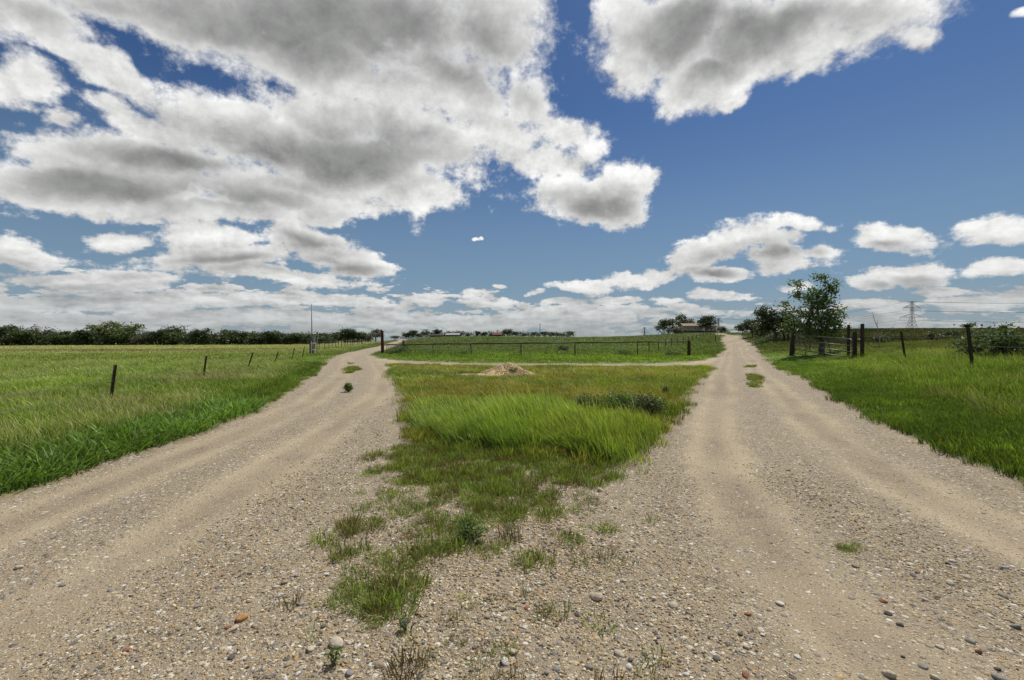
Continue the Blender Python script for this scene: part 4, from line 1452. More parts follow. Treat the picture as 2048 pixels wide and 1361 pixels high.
G2 = "dark trees in the clump beyond the woven wire fence"
for i, (px, pt, kd, wf, dd) in enumerate([(666, 662, "drab_a", 1.1, 215), (676, 664, "dark_b", 1.1, 222), (690, 656, "dark_a", 1.05, 225), (706, 661, "dark_b", 1.2, 228), (722, 664, "dark_a", 1.1, 232), (735, 667, "drab_a", 1.3, 236)]):
    place_tree(px, dd, pt, 687, kd, "dark bushy tree in the clump beyond the woven wire fence" if "dark" in kd else "drab thin tree at the edge of the clump beyond the woven wire fence", G2 + ", " + kd.split('_')[0], wf)
place_tree(752, 205, 656, 684, "thin_a", "single upright tree standing by the left road behind the tall timber gate post", None, 1.5)
place_tree(790, 236, 671, 681, "light_b", "low light green tree at the far end of the left road", None, 2.2)
G3 = "trees along the far side of the paddock"
mids = [(824, 660, "dark_a", 1.1, 262), (812, 666, "dark_b", 1.3, 260), (838, 667, "dark_c", 1.2, 264), (851, 657, "drab_b", 1.0, 280), (866, 663, "drab_b", 1.1, 282), (875, 658, "dark_b", 1.2, 284), (897, 664, "oak_b", 1.3, 290), (910, 665, "dark_a", 1.3, 300), (921, 663, "oak_a", 1.3, 300), (935, 667, "dark_b", 1.5, 305), (955, 662, "dark_b", 1.2, 306), (968, 664, "dark_a", 1.2, 310), (1015, 657, "oak_a", 1.2, 290), (1030, 663, "dark_b", 1.3, 292), (1048, 667, "dark_c", 1.3, 320), (1068, 664, "dark_b", 1.3, 324), (1090, 663, "dark_a", 1.3, 326), (1102, 664, "dark_b", 1.2, 328), (1113, 665, "oak_a", 1.4, 330), (1125, 667, "dark_a", 1.4, 332), (1141, 662, "dark_b", 1.1, 330), (983, 667, "dark_c", 1.2, 318), (1003, 667, "dark_a", 1.3, 322)]
lb3 = {"oak": "rounded green tree on the skyline beyond the paddock", "dark": "small dark tree on the skyline beyond the paddock", "drab": "yellowish brown tree on the skyline beyond the paddock"}
lm = {824: "largest dark tree at the left end of the trees beyond the paddock", 812: "low dark tree beside the end of the left road beyond the paddock", 838: "low dark tree filling in behind the yellow tube machine", 851: "tall thin yellowish tree above the yellow tube machine", 866: "yellowish brown tree above the dark low shed", 875: "dark upright tree between the two low sheds", 897: "green tree directly behind the pale-roofed shed", 910: "dark tree rising over the middle of the pale-roofed shed", 921: "green tree over the right end of the pale-roofed shed", 935: "low dark tree between the pale-roofed shed and the white tank",
      955: "dark tree just right of the white tank", 968: "second dark tree right of the white tank", 983: "low dark tree at the left end of the red barn", 1003: "low dark tree behind the right end of the red barn", 1015: "rounded green tree right of the red barn", 1030: "dark tree touching the rounded green tree right of the barn", 1048: "low wide dark tree between the barn trees and the tall utility pole", 1068: "dark tree just left of the tall skyline utility pole", 1090: "dark tree just right of the tall skyline utility pole", 1102: "second dark tree right of the tall skyline utility pole", 1113: "green tree in the row right of the tall skyline utility pole", 1125: "low dark tree next to last in the row beyond the paddock", 1141: "last dark tree of the row before the open skyline"}
for (px, pt, kd, wf, dd) in mids:
    place_tree(px, dd, pt, 673, kd, lm[px], G3, wf)
# trees about the house
place_tree(1336, 212, 635, 668, "dark_c", "broad dark tree left of the tan farmhouse", None, 1.0)
place_tree(1361, 236, 624, 668, "thin_a", "tall slender open tree between the broad dark tree and the farmhouse roof", None, 0.95)
place_tree(1378, 250, 637, 668, "oak_b", "green tree rising behind the farmhouse roof", None, 1.05)
place_tree(1412, 205, 630, 667, "dark_a", "dark tree standing before the right half of the farmhouse", None, 0.85)
place_tree(1443, 230, 652, 668, "oak_a", "low round green tree right of the farmhouse", None, 1.3)
place_tree(1352, 200, 653, 668, "drab_a", "drab brown-green shrub in front of the farmhouse's left end", None, 1.9, "shrub", "shrub")
place_tree(1366, 203, 657, 668, "oak_a", "dark green shrub touching the farmhouse wall", None, 1.6, "shrub", "shrub")
# roadside trees running away on the right
place_tree(1505, 88, 635, 670, "dark_b", "dark roadside tree behind the short forked tree", None, 1.0)
place_tree(1486, 104, 645, 670, "dark_a", "smaller dark tree at the crest of the right road", None, 1.1)
place_tree(1520, 78, 645, 670, "oak_b", "olive green roadside tree between the dark tree and the forked tree", None, 1.0)

# low brush that reads as one mass under the far tree lines
cc = []
for (px0, px1, d, pyt, n) in ((-120, 660, 190, 668, 3600), (655, 745, 240, 668, 320), (803, 1150, 318, 664.5, 900), (1320, 1460, 240, 662, 160)):
    for _ in range(n):
        px = rng.uniform(px0, px1)
        dd = d + rng.uniform(-4, 14)
        x = PX(px, dd)
        zt = PZ(pyt + 6 * (fbm(np.array([px]), np.array([0.0]), 0.05, 2, 4)[0] - 0.5), dd)
        cc.append((x, dd, zt, rng.uniform()))
cc = np.array(cc)
zb = height(cc[:, 0], cc[:, 1])
zc = zb + (cc[:, 2] - zb) * cc[:, 3] * 0.95
me = leaf_mesh("brush", np.stack([cc[:, 0], cc[:, 1], zc], 1), 9, 0.7, 0.72, ML_DARK, 77)
tag(link(bpy.data.objects.new("brush", me)), "dark low brush massed beneath the far tree lines", "brush", kind="stuff")


# ------------------------------------------------------------------ shrubs and weeds near by
def shrub(name, x, y, w, h, mat, label, cat="shrub", ntg=60, per=14, leaf=0.05, seed=1, group=None, flowers=None, depth=None, squash=1.0):
    z = hz1(x, y)
    root = empty(name, (x, y, z))
    dd = depth or w * 0.8
    r = random.Random(seed)
    lob = [(0, 0, h * 0.5, w * 0.36, dd * 0.36, h * 0.42, 3)]
    for i in range(6):
        lob.append((r.uniform(-.34, .34) * w, r.uniform(-.3, .3) * dd, h * r.uniform(.3, .72), w * r.uniform(.12, .22), dd * .2, h * r.uniform(.18, .28), 1))
    tg = ell_points(ntg, lob, seed, 0.3)
    tg[:, 2] = np.maximum(tg[:, 2], 0.04)
    mb = MB()
    for t in tg[::2]:
        mb.tube([(t[0] * 0.15, t[1] * 0.15, -0.05), (t[0] * 0.55, t[1] * 0.55, t[2] * 0.6), tuple(t)], [max(0.004, 0.007 * h), 0.004, 0.002], 4, False)
    mb.build("stems", M_BARK, root)
    link(bpy.data.objects.new("foliage", leaf_mesh("foliage", tg, per, 0.055 * (w + h), leaf, mat, seed + 3)), root)
    if flowers:
        fm, fn = flowers
        up_ = tg[np.argsort(-tg[:, 2])][:max(4, len(tg) // 2)] + np.array([0, 0, 0.05 * h])
        tag(link(bpy.data.objects.new("flowers", leaf_mesh("flowers", up_, fn, 0.05 * (w + h), leaf * 0.45, fm, seed + 5, 1.0)), root), kind="stuff")
    return tag(root, label, cat, group)


shrub("flowering_weed", PX(1290, 9.1), 9.1, 0.72, 0.52, ML_OAK, "dark bushy weed on the island grass beside the yellow-flowered weed", "weed", 90, 22, 0.035, 5, None, (M_PALEFLOWER, 2))
shrub("flowering_weed", PX(1230, 9.8), 9.8, 1.05, 0.46, ML_MEADOWWEED, "spreading weed with small yellow flowers on the island grass", "weed", 110, 22, 0.035, 6, None, (M_FLOWER, 2))
shrub("flowering_weed", PX(1172, 9.7), 9.7, 0.55, 0.42, ML_SHRUB, "grey green weed at the left end of the yellow-flowered weed", "weed", 60, 20, 0.035, 7, None, (M_PALEFLOWER, 1))
shrub("weed", PX(1330, 12.6), 12.6, 0.26, 0.28, ML_DARK, "small dark round weed alone near the island's right edge", "weed", 30, 20, 0.035, 8)
shrub("weed", PX(697, 14.0), 14.0, 0.26, 0.34, ML_WEED, "upright leafy weed growing alone in the left gravel road", "weed", 40, 18, 0.05, 9)
shrub("weed", PX(1322, 7.9), 7.9, 0.16, 0.14, ML_DARK, "tiny dark weed at the gravel edge below the flowering weeds", "weed", 18, 14, 0.03, 18)
shrub("weed", PX(935, 3.62), 3.62, 0.30, 0.20, ML_MEADOWWEED, "light green feathery weed rising from the creeping grass on the stony point", "weed", 60, 12, 0.018, 19)
shrub("weed", PX(668, 2.25), 2.25, 0.10, 0.12, ML_MEADOWWEED, "small grass-like weed sprouting among the cream pebbles", "weed", 14, 8, 0.014, 20)
shrub("weed", PX(815, 2.5), 2.5, 0.12, 0.09, ML_SHRUB, "thin sprig of weed on bare stony soil", "weed", 14, 7, 0.013, 21)
shrub("shrub", PX(2005, 17), 17.0, 2.3, 1.30, ML_SHRUB, "large loose shrub with pale leaf tips beside the leaning right fence post", "shrub", 150, 16, 0.10, 10, None, (ML_WEED, 3))
shrub("shrub", PX(1935, 18), 18.0, 1.1, 0.85, ML_SHRUB, "smaller pale shrub just left of the large loose shrub", "shrub", 60, 14, 0.085, 11, None, (ML_WEED, 2))
shrub("shrub", PX(1866, 42), 42.0, 1.5, 1.3, ML_DARK, "dark narrow shrub alone in the right pasture", "shrub", 50, 16, 0.12, 12)
shrub("shrub", PX(1900, 60), 60.0, 2.6, 1.1, ML_OAK, "low wide green shrub further back in the right pasture", "shrub", 60, 14, 0.16, 13)
shrub("shrub", PX(1960, 44), 44.0, 2.4, 1.1, ML_DARK, "dark low shrub behind the large loose shrub", "shrub", 60, 14, 0.14, 14)
shrub("shrub", PX(1763, 34), 34.0, 0.9, 0.9, ML_DARK, "small dark bush at the foot of the bare sapling", "shrub", 40, 14, 0.09, 15)
shrub("shrub", PX(1937, 112), 112.0, 3.0, 1.6, ML_DARK, "low dark bush on the right skyline behind the leaning post", "shrub", 40, 14, 0.3, 16)
shrub("shrub", PX(2005, 113), 113.0, 1.8, 1.1, ML_DARK, "tiny dark bush on the bare right skyline", "shrub", 30, 14, 0.28, 17)
shrub("weed", PX(1247, 43), 43.0, 1.7, 0.75, ML_WEED, "bushy pale-tipped weed under the pipe fence near its right half", "weed", 70, 16, 0.09, 22)
shrub("weed", PX(1345, 42.5), 42.5, 2.6, 0.75, ML_WEED, "wide pale weed bed at the foot of the pipe fence's end post", "weed", 90, 16, 0.09, 23)
shrub("weed", PX(1128, 52), 52.0, 1.5, 0.8, ML_DARK, "dark green weed clump inside the paddock behind the pipe fence", "weed", 50, 16, 0.11, 24)
shrub("weed", PX(800, 44), 44.0, 3.0, 0.85, ML_SHRUB, "grey green weed bed under the timber brace of the pipe fence", "weed", 90, 16, 0.09, 25, None, (ML_WEED, 3))
shrub("weed", PX(860, 43), 43.0, 3.6, 0.6, ML_WEED, "white-green flowering weed bed along the left part of the pipe fence", "weed", 110, 14, 0.08, 26, None, (M_PALEFLOWER, 1))
shrub("weed", PX(920, 42), 42.0, 2.8, 0.5, ML_WEED, "pale weed bed by the crooked post of the pipe fence", "weed", 80, 14, 0.08, 27)
shrub("weed", PX(1547, 60), 60.0, 3.2, 1.2, ML_OAK, "dark green undergrowth at the foot of the forked tree", "weed", 60, 14, 0.15, 28)

# bare sapling
sx, sy = PX(1757, 29), 29.0
sz = hz1(sx, sy)
k = sy / FOC
root = empty("sapling", (sx, sy, sz))


def sp(px, py, dy=0):
    return ((px - 1757) * k, dy, EYE - (py - 680.5) * k - sz)


mb = MB()
mb.tube([(0, 0, -0.1), sp(1759, 690), sp(1758, 668), sp(1754, 652), sp(1748, 638), sp(1745, 625)], [0.035, .03, .026, .022, .016, .008], 6)
mb.build("trunk", M_GREYWOOD, root, True)
for pts in ([(1758, 668), (1768, 672), (1780, 664), (1793, 646)], [(1754, 652), (1756, 646), (1757, 640)], [(1759, 690), (1751, 684), (1748, 675)], [(1758, 676), (1764, 668), (1766, 660)]):
    MB().tube([sp(*p_, 0.03 * i) for i, p_ in enumerate(pts)], [.014, .011, .009, .005][:len(pts)], 5).build("branch", M_GREYWOOD, root, True)
tag(root, "leafless grey sapling standing in the right pasture behind the gate posts", "sapling")


# ------------------------------------------------------------------ fences
def t_post(name, base, top, parent, mat=M_RUST, w=0.045, studs=True):
    """steel T-post: flange, web and a row of studs"""
    b, t_ = Vector(base), Vector(top)
    L = (t_ - b).length
    mb = MB()
    mb.box((0, 0, L / 2), (w, 0.007, L))
    mb.box((0, w * 0.5 + 0.004, L / 2), (0.007, w, L))
    if studs:
        z = L * 0.25
        while z < L - 0.03:
            mb.box((0, -0.007, z), (0.012, 0.010, 0.016))
            z += 0.09
    o = mb.build(name, mat, parent)
    o.location = b
    o.rotation_euler = (t_ - b).to_track_quat('Z', 'X').to_euler()
    return o


def wire(name, pts, r, parent, mat=None, sag=0.02):
    full = []
    for a, b in zip(pts[:-1], pts[1:]):
        a, b = Vector(a), Vector(b)
        for i in range(4):
            f = i / 4
            full.append(a.lerp(b, f) - Vector((0, 0, sag * 4 * f * (1 - f))))
    full.append(Vector(pts[-1]))
    return MB().tube(full, r, 4).build(name, mat or M_WIRE, parent)


# left roadside fence: leaning T-posts with barbed wire
root = empty("wire_fence", (0, 0, 0))
posts = []
spec = [(220, 826, 232, 730, 10.4), (406, 772, 413, 712, 16.8), (493, 751, 506, 706, 21.9), (547, 735, 557, 703, 28.5), (583, 725, 589, 697, 34.5), (604, 720, 609, 694, 39.5)]
for (pxb, pyb, pxt, pyt, d) in spec:
    x, xt = PX(pxb, d), PX(pxt, d)
    z = hz1(x, d)
    ztop = PZ(pyt, d)
    slope_x = (xt - x)
    t_post("post", (x - slope_x * 0.1, d, z - 0.15), (xt, d, ztop), root, w=0.055 if d < 12 else 0.06)
    posts.append((x, d, z, xt, ztop))
first = (posts[0][0] + 3.0, 1.5)
for f in (0.35, 0.62, 0.90):
    pts = [(-6.9, 3.0, 0.10 + f * 1.1)]
    for (x, y, z, xt, zt) in posts:
        pts.append((x + (xt - x) * f, y - 0.01, z + (zt - z) * f))
    pts.append((PX(621, 45.5), 45.5, hz1(PX(621, 45.5), 45.5) + 1.3 * f))
    wire("wire", pts, 0.004, root)
tag(root, "leaning rusty steel posts strung with barbed wire along the left meadow", "fence")

# brace of timber posts and white pipe where the fences meet
d = 45.5
bx = PX(626, d)
bz = hz1(bx, d)
k = d / FOC
root = empty("fence_brace", (bx, d, bz))


def zpy(py):
    return EYE - (py - 680.5) * k - bz


MB().box((PX(620.8, d) - bx, 0.1, zpy(683) / 2 - 0.1), (0.20, 0.20, zpy(683) + 0.2)).build("post", M_TIE, root)
MB().tube([(PX(627, d) - bx, 0.15, -0.2), (PX(627, d) - bx, 0.15, zpy(671.5))], 0.13, 8).build("post", M_GREYWOOD, root)
MB().tube([(PX(631.8, d) - bx, 0.3, -0.2), (PX(631.6, d) - bx, 0.3, zpy(677))], 0.055, 8).build("post", M_GREYWOOD, root)
MB().tube([(PX(623.6, d) - bx, -0.12, -0.1), (PX(623.8, d) - bx, -0.12, zpy(683))], 0.045, 8).build("pipe", M_WHITEPIPE, root)
for py in (687.5, 700.5):
    MB().tube([(PX(622, d) - bx, -0.06, zpy(py)), (PX(632.5, d) - bx, -0.02, zpy(py) + 0.03)], 0.045, 8).build("rail", M_WHITEPIPE, root)
MB().tube([(PX(631, d) - bx, -0.03, zpy(700)), (PX(628, d) - bx, -0.02, zpy(711))], 0.05, 6).build("pipe", M_WHITEPIPE, root)
tag(root, "weathered timber fence brace with white pipe rails under the tall mast", "fence brace")

# thin mast
mx, my = PX(624.5, 47.5), 47.5
mz = hz1(mx, my)
root = empty("mast", (mx, my, mz))
zt = PZ(608, my) - mz
dx = PX(622.8, my) - mx
MB().tube([(0, 0, -0.2), (dx * .5, 0, zt * .5), (dx, 0, zt)], [0.065, 0.05, 0.03], 8).build("pole", M_STEEL, root, True)
MB().tube([(dx, 0, zt - 0.16), (dx + 0.12, 0, zt - 0.19)], 0.018, 6).build("bracket", M_STEEL, root)
tag(root, "tall thin grey mast rising behind the white railed fence brace", "mast")

# woven wire fence running off along the left road
root = empty("wire_fence", (0, 0, 0))
fx = [638.3, 649.6, 658, 664.5, 671.7, 677, 682.6, 690, 695, 700.8, 705.5, 710, 715, 719, 724, 732, 737, 742, 748, 756]
tops = []
for i, px in enumerate(fx):
    f = (px - 638.3) / (756 - 638.3)
    d = 62 / (1 - f * 0.63)
    x = PX(px, d)
    z = hz1(x, d)
    h = 1.35
    w = 0.07 if i != 14 else 0.2
    MB().tube([(x, d, z - 0.2), (x, d, z + h)], w / 2 + 0.012, 6).build("post", M_RUST if i != 14 else M_TIE, root)
    tops.append((x, d, z))
for hh in (0.25, 0.6, 0.95, 1.25):
    wire("wire", [(bx, 45.6, bz + hh)] + [(x, y, z + hh) for x, y, z in tops], 0.008, root, None, 0.0)
tag(root, "long woven wire fence with dark posts following the left road away", "fence")

# pipe rail fence across the middle
root = empty("pipe_fence", (0, 0, 0))
fposts = [(866, 688.5, 866, 44.0), (941, 688, 944.5, 42.0), (1042, 687, 1042, 40.6), (1150, 686, 1150, 40.6), (1275, 684.5, 1275, 41.4)]
rail = [(PX(807, 46.5), 46.5, PZ(690, 46.5))]
for (pxt, pyt, pxb, d) in fposts:
    z = hz1(PX(pxb, d), d)
    zt = PZ(pyt, d)
    rail.append((PX(pxt, d), d, zt))
    MB().tube([(PX(pxb, d), d, z - 0.2), (PX(pxt, d), d, zt)], 0.045, 8).build("post", M_PIPE, root, True)
d = 42.6
ex, ez = PX(1378, d), hz1(PX(1378, d), d)
rail.append((PX(1380, d), d, PZ(684, d)))
MB().box((ex, d, ez + (PZ(682, d) - ez) / 2 - 0.1), (0.22, 0.22, PZ(682, d) - ez + 0.2)).build("end_post", M_TIE, root)
for zz_ in (0.35, 0.8, 1.15):
    MB().box((ex - 0.14, d, ez + zz_), (0.07, 0.12, 0.10)).build("bracket", M_PIPE, root)
MB().tube([rail[0], rail[1]], 0.055, 8).build("rail", M_BROWNPIPE, root, True)
for a, b in zip(rail[1:-1], rail[2:]):
    MB().tube([a, b], 0.05, 8).build("rail", M_PIPE, root, True)
for hh in (0.35, 0.7, 1.0):
    wire("wire", [(r_[0], r_[1] + 0.03, hz1(r_[0], r_[1]) + hh) for r_ in rail], 0.004, root, None, 0.0)
d = 46.5
hx, hz_ = PX(807, d), hz1(PX(807, d), d)
MB().tube([(hx, d, hz_ - 0.2), (hx, d, PZ(681, d))], 0.11, 8).build("brace_post", M_REDTIE, root, True)
MB().tube([(hx, d, PZ(688, d)), (PX(822, 45.8), 45.8, hz_ + 0.25)], 0.05, 6).build("brace", M_REDTIE, root)
d = 46.0
gx_, gz_ = PX(765, d), hz1(PX(765, d), d)
MB().tube([(gx_ + 0.02, d, PZ(690.5, d)), (hx, 46.5, PZ(690, 46.5))], 0.05, 8).build("brace_rail", M_BROWNPIPE, root, True)
tag(root, "black pipe rail fence with upright posts crossing behind the gravel heap", "fence")

# tall timber post at the left gateway, and the pale gate beside it
root = empty("gate_post", (gx_, d, gz_))
hgt = PZ(662, d) - gz_
mb = MB()
mb.tube([(0.02, 0, -0.3), (0.0, 0, hgt * .35), (-0.03, 0, hgt * .75), (-0.02, 0, hgt)], [0.17, 0.16, 0.145, 0.12], 9)
mb.build("post", M_REDTIE, root)
MB().tube([(-0.05, 0.0, hgt - 0.02), (-0.09, 0.02, hgt + 0.14)], [0.05, 0.02], 6).build("splinter", M_REDTIE, root)
tag(root, "tall thick reddish timber gate post beside the left road", "gate post")
root = empty("pipe_gate", (gx_, d + 0.6, gz_))
x0, x1 = 0.25, PX(803, d) - gx_
for py in (689, 694, 701):
    MB().tube([(x0, 0, PZ(py, d) - gz_), (x1, 0, PZ(py + (0.0), d) - gz_)], 0.025, 8).build("rail", M_WHITEPIPE if py > 690 else M_GATE, root, True)
for f in (0.0, 0.5, 1.0):
    MB().tube([(x0 + (x1 - x0) * f, 0.03, PZ(702, d) - gz_), (x0 + (x1 - x0) * f, 0.03, PZ(688.5, d) - gz_)], 0.022, 8).build("upright", M_GATE, root, True)
for f in (0.04, 0.96):
    MB().tube([(x0 + (x1 - x0) * f, 0.06, -0.05), (x0 + (x1 - x0) * f, 0.06, PZ(700, d) - gz_)], 0.03, 8).build("foot", M_GATE, root, True)
tag(root, "pale pipe gate standing between the tall timber post and the fence brace", "gate")

# paddock side fence running up towards the house
root = empty("wire_fence", (0, 0, 0))
line_p = [(1298, 47), (1317, 49.5), (1331, 54), (1343, 59), (1355, 65), (1367, 72), (1377, 79), (1385, 86), (1393, 93), (1400, 100), (1407, 107), (1414, 114), (1421, 121), (1428, 128), (1435, 136), (1442, 146)]
tops = []
for px, d in line_p:
    x = PX(px, d)
    z = hz1(x, d)
    MB().tube([(x, d, z - 0.2), (x, d, z + 1.25)], 0.04 + d * 0.0002, 6).build("post", M_RUST, root)
    tops.append((x, d, z))
for hh in (0.4, 0.8, 1.15):
    wire("wire", [(x, y, z + hh) for x, y, z in tops], 0.006, root, None, 0.0)
tag(root, "wire fence of slim dark posts climbing from the pipe fence to the farmhouse", "fence")
x = PX(1431, 82)
root = empty("fence_post", (x, 82, hz1(x, 82)))
MB().tube([(0, 0, -0.2), (0, 0, 1.35)], 0.07, 6).build("post", M_TIE, root)
MB().box((0, 0, 1.30), (0.16, 0.16, 0.05)).build("cap", M_TIE, root)
tag(root, "lone dark post in the grass left of the right road's bend", "post")

# right side: T-posts with barbed wire
root = empty("wire_fence", (0, 0, 0))
pts_ = []
for (pxb, pyb, pxt, pyt, d) in [(1947, 746, 1937, 655, 15.0), (1812, 731, 1803, 663, 20.0)]:
    x, xt = PX(pxb, d), PX(pxt, d)
    z = hz1(x, d)
    zt = PZ(pyt, d)
    t_post("post", (x + (x - xt) * 0.1, d, z - 0.15), (xt, d, zt), root, M_TIE, w=0.085 if d < 16 else 0.075)
    pts_.append((x, d, z, xt, zt))
for f in (0.30, 0.55, 0.80):
    p0 = pts_[0]
    ends = [(15.5, 4.0, 0.5 + f * 1.4)] + [(x + (xt - x) * f, y - 0.012, z + (zt - z) * f) for (x, y, z, xt, zt) in pts_] + [(PX(1725, 27.4), 27.4, hz1(PX(1725, 27.4), 27.4) + 1.5 * f)]
    wire("wire", ends, 0.004, root)
tag(root, "dark leaning steel posts with barbed wire at the edge of the right pasture", "fence")

# gate posts of the open gate
d = 27.8
for (px, py0, w, dd, lab) in ((1697, 650, 0.155, 29.2, "dark slim timber gate post behind the near end of the tube gate"), (1709.5, 664, 0.21, 27.9, "short stout dark timber post between the two taller gate posts"), (1724.5, 648, 0.19, 27.6, "tallest dark timber gate post, nearest the bare sapling")):
    x = PX(px, dd)
    z = hz1(x, dd)
    h = PZ(py0, dd) - z
    root = empty("gate_post", (x, dd, z), 0.15)
    mb = MB()
    mb.tube([(0, 0, -0.3), (0, 0, h * 0.5), (0.01, 0, h - 0.02), (0.01, 0, h)], [w * 0.56, w * 0.54, w * 0.52, w * 0.45], 10)
    mb.build("post", M_TIE, root)
    if px < 1715 and px > 1700:
        MB().tube([(0.09, -0.1, PZ(679, dd) - z), (PX(1721, dd) - x, -0.05, PZ(679.5, dd) - z)], 0.03, 8).build("brace_pipe", M_WHITEPIPE, root, True)
    else:
        MB().tube([(0, -w * 0.55, h * 0.6), (0.03, -w * 0.7, h * 0.58)], 0.012, 6).build("staple", M_WIRE, root)
    tag(root, lab, "gate post")
dd = 34.0
x = PX(1582.5, dd)
z = hz1(x, dd)
root = empty("gate_post", (x, dd, z))
h = PZ(664, dd) - z
MB().tube([(0, 0, -0.3), (0.08, 0, h * 0.4), (0.2, 0, h - 0.03), (0.2, 0, h)], [0.165, 0.155, 0.14, 0.12], 10).build("post", M_TIE, root)
MB().tube([(0.12, -0.17, 0.45), (0.2, -0.24, 0.45)], 0.02, 6).build("hinge", M_GATE, root)
MB().tube([(0.2, -0.15, h * 0.85), (0.28, -0.22, h * 0.85)], 0.02, 6).build("hinge", M_GATE, root)
tag(root, "thick leaning dark timber post holding the far end of the tube gate", "gate post")

# the open tube gate
A0 = Vector((PX(1589, 33.6), 33.6, 0))
A1 = Vector((PX(1704.5, 27.0), 27.0, 0))
root = empty("tube_gate", (0, 0, 0))
left_z = [PZ(p, 33.6) for p in (670, 680.5, 689.5, 698.5, 707.5)]
right_z = [PZ(p, 27.0) for p in (679, 692.5, 705, 716, 726)]


def gp(f, i):
    p = A0.lerp(A1, f)
    p.z = left_z[i] * (1 - f) + right_z[i] * f
    return p


for i in range(5):
    if i == 0:
        a, b = gp(0, 0), gp(0.955, 0)
        corner = gp(1.0, 0)
        low = gp(1.0, 1)
        pts = [a, b, b.lerp(corner, 0.55) - Vector((0, 0, 0.02)), corner.lerp(low, 0.22) - (corner - b) * 0.12, corner.lerp(low, 0.5)]
        MB().tube(pts, 0.036, 8).build("rail", M_GATE, root, True)
    else:
        MB().tube([gp(0, i), gp(1.0, i)], 0.031, 8).build("rail", M_GATE, root, True)
MB().tube([gp(1.0, 0).lerp(gp(1.0, 1), 0.5), gp(1.0, 4) - Vector((0, 0, 0.03))], 0.028, 8).build("end_tube", M_GATE, root, True)
MB().tube([gp(0, 0) + Vector((0, 0, 0.02)), gp(0, 4) - Vector((0, 0, 0.02))], 0.028, 8).build("end_tube", M_GATE, root, True)
for f in (0.23, 0.57):
    MB().tube([gp(f, 0), gp(f, 4)], 0.022, 8).build("upright", M_GATE, root, True)
tag(root, "open five-bar steel tube gate sagging in long grass beside the right road", "gate")

# old fence line past the gate
root = empty("wire_fence", (0, 0, 0))
tops = []
for (px, d, h, w) in [(1620, 40, 1.35, .04), (1608, 45, 1.35, .04), (1598, 50, 1.4, .05), (1588, 53, 1.3, .05), (1576, 56, 1.6, .13), (1568, 57, 1.65, .16), (1560, 61, 1.3, .05), (1553, 66, 1.3, .05), (1540, 74, 1.3, .06), (1528, 82, 1.3, .07)]:
    x = PX(px, d)
    z = hz1(x, d)
    MB().tube([(x, d, z - 0.2), (x + 0.02, d, z + h)], w, 7).build("post", M_TIE if w > .1 else M_RUST, root)
    tops.append((x, d, z))
for hh in (0.4, 0.8, 1.15):
    wire("wire", [(x, y, z + hh) for x, y, z in tops], 0.006, root, None, 0.0)
tag(root, "old fence of mixed timber and steel posts behind the windswept tree", "fence")
x = PX(1655, 31.5)
root = empty("fence_stay", (x, 31.5, hz1(x, 31.5)))
zt = PZ(664, 31.5) - root.location.z
MB().tube([(0.25, 0, -0.1), (-0.02, 0.1, zt)], 0.035, 7).build("stay", M_RUST, root)
MB().tube([(-0.06, 0.1, zt - 0.1), (0.02, 0.1, zt + 0.02)], 0.06, 7).build("cap", M_RUST, root)
tag(root, "slanted steel stay leaning in the grass right of the windswept tree's trunk", "fence stay")

# ------------------------------------------------------------------ gravel heap
m_heap = M_GRAVEL
import bmesh
hx_, hy_ = MOUND
bm = bmesh.new()
nr, na = 18, 56
rings = []
for i in range(nr + 1):
    f = i / nr
    ring = []
    for j in range(na):
        a = 2 * math.pi * j / na
        ca, sa = math.cos(a), math.sin(a)
        R_ = 1.2 * (1 + 0.25 * max(0, -ca) + 0.05 * math.sin(3 * a + 1))
        x = R_ * f * ca
        y = R_ * f * sa * 0.8
        h = 0.54 * max(0.0, 1 - f) ** 1.08 * (1 + 0.12 * math.sin(5 * a) * f)
        ring.append((x, y, h))
    rings.append(ring)
VV = np.array([p_ for r_ in rings for p_ in r_])
VV[:, 2] += 0.05 * (fbm(VV[:, 0] + 5, VV[:, 1] + 3, 4.0, 4, 71) - 0.5) * (VV[:, 2] > 0.02) * 2
zg = height(VV[:, 0] + hx_, VV[:, 1] + hy_)
zc_ = hz1(hx_, hy_)
VV[:, 2] = VV[:, 2] + zg - zc_ - 0.03 * (np.arange(len(VV)) >= nr * na)
FF = [(i * na + j, i * na + (j + 1) % na, (i + 1) * na + (j + 1) % na, (i + 1) * na + j) for i in range(nr) for j in range(na)]
root = empty("gravel_heap", (hx_, hy_, zc_))
M_HEAP = mat_noisy("tan pit-run gravel", (0.42, 0.30, 0.14), (0.64, 0.48, 0.25), 30, 0.95, 0, (1, 1, 1), 0.1, 0.9)
me = mesh_np("pile", VV, FF, M_HEAP, True)
add_attr(me, 'sand', 'FLOAT', np.full(len(me.vertices), 0.4))
link(bpy.data.objects.new("pile", me), root)
tag(root, "small conical heap of tan gravel dumped on the grass island", "gravel heap")
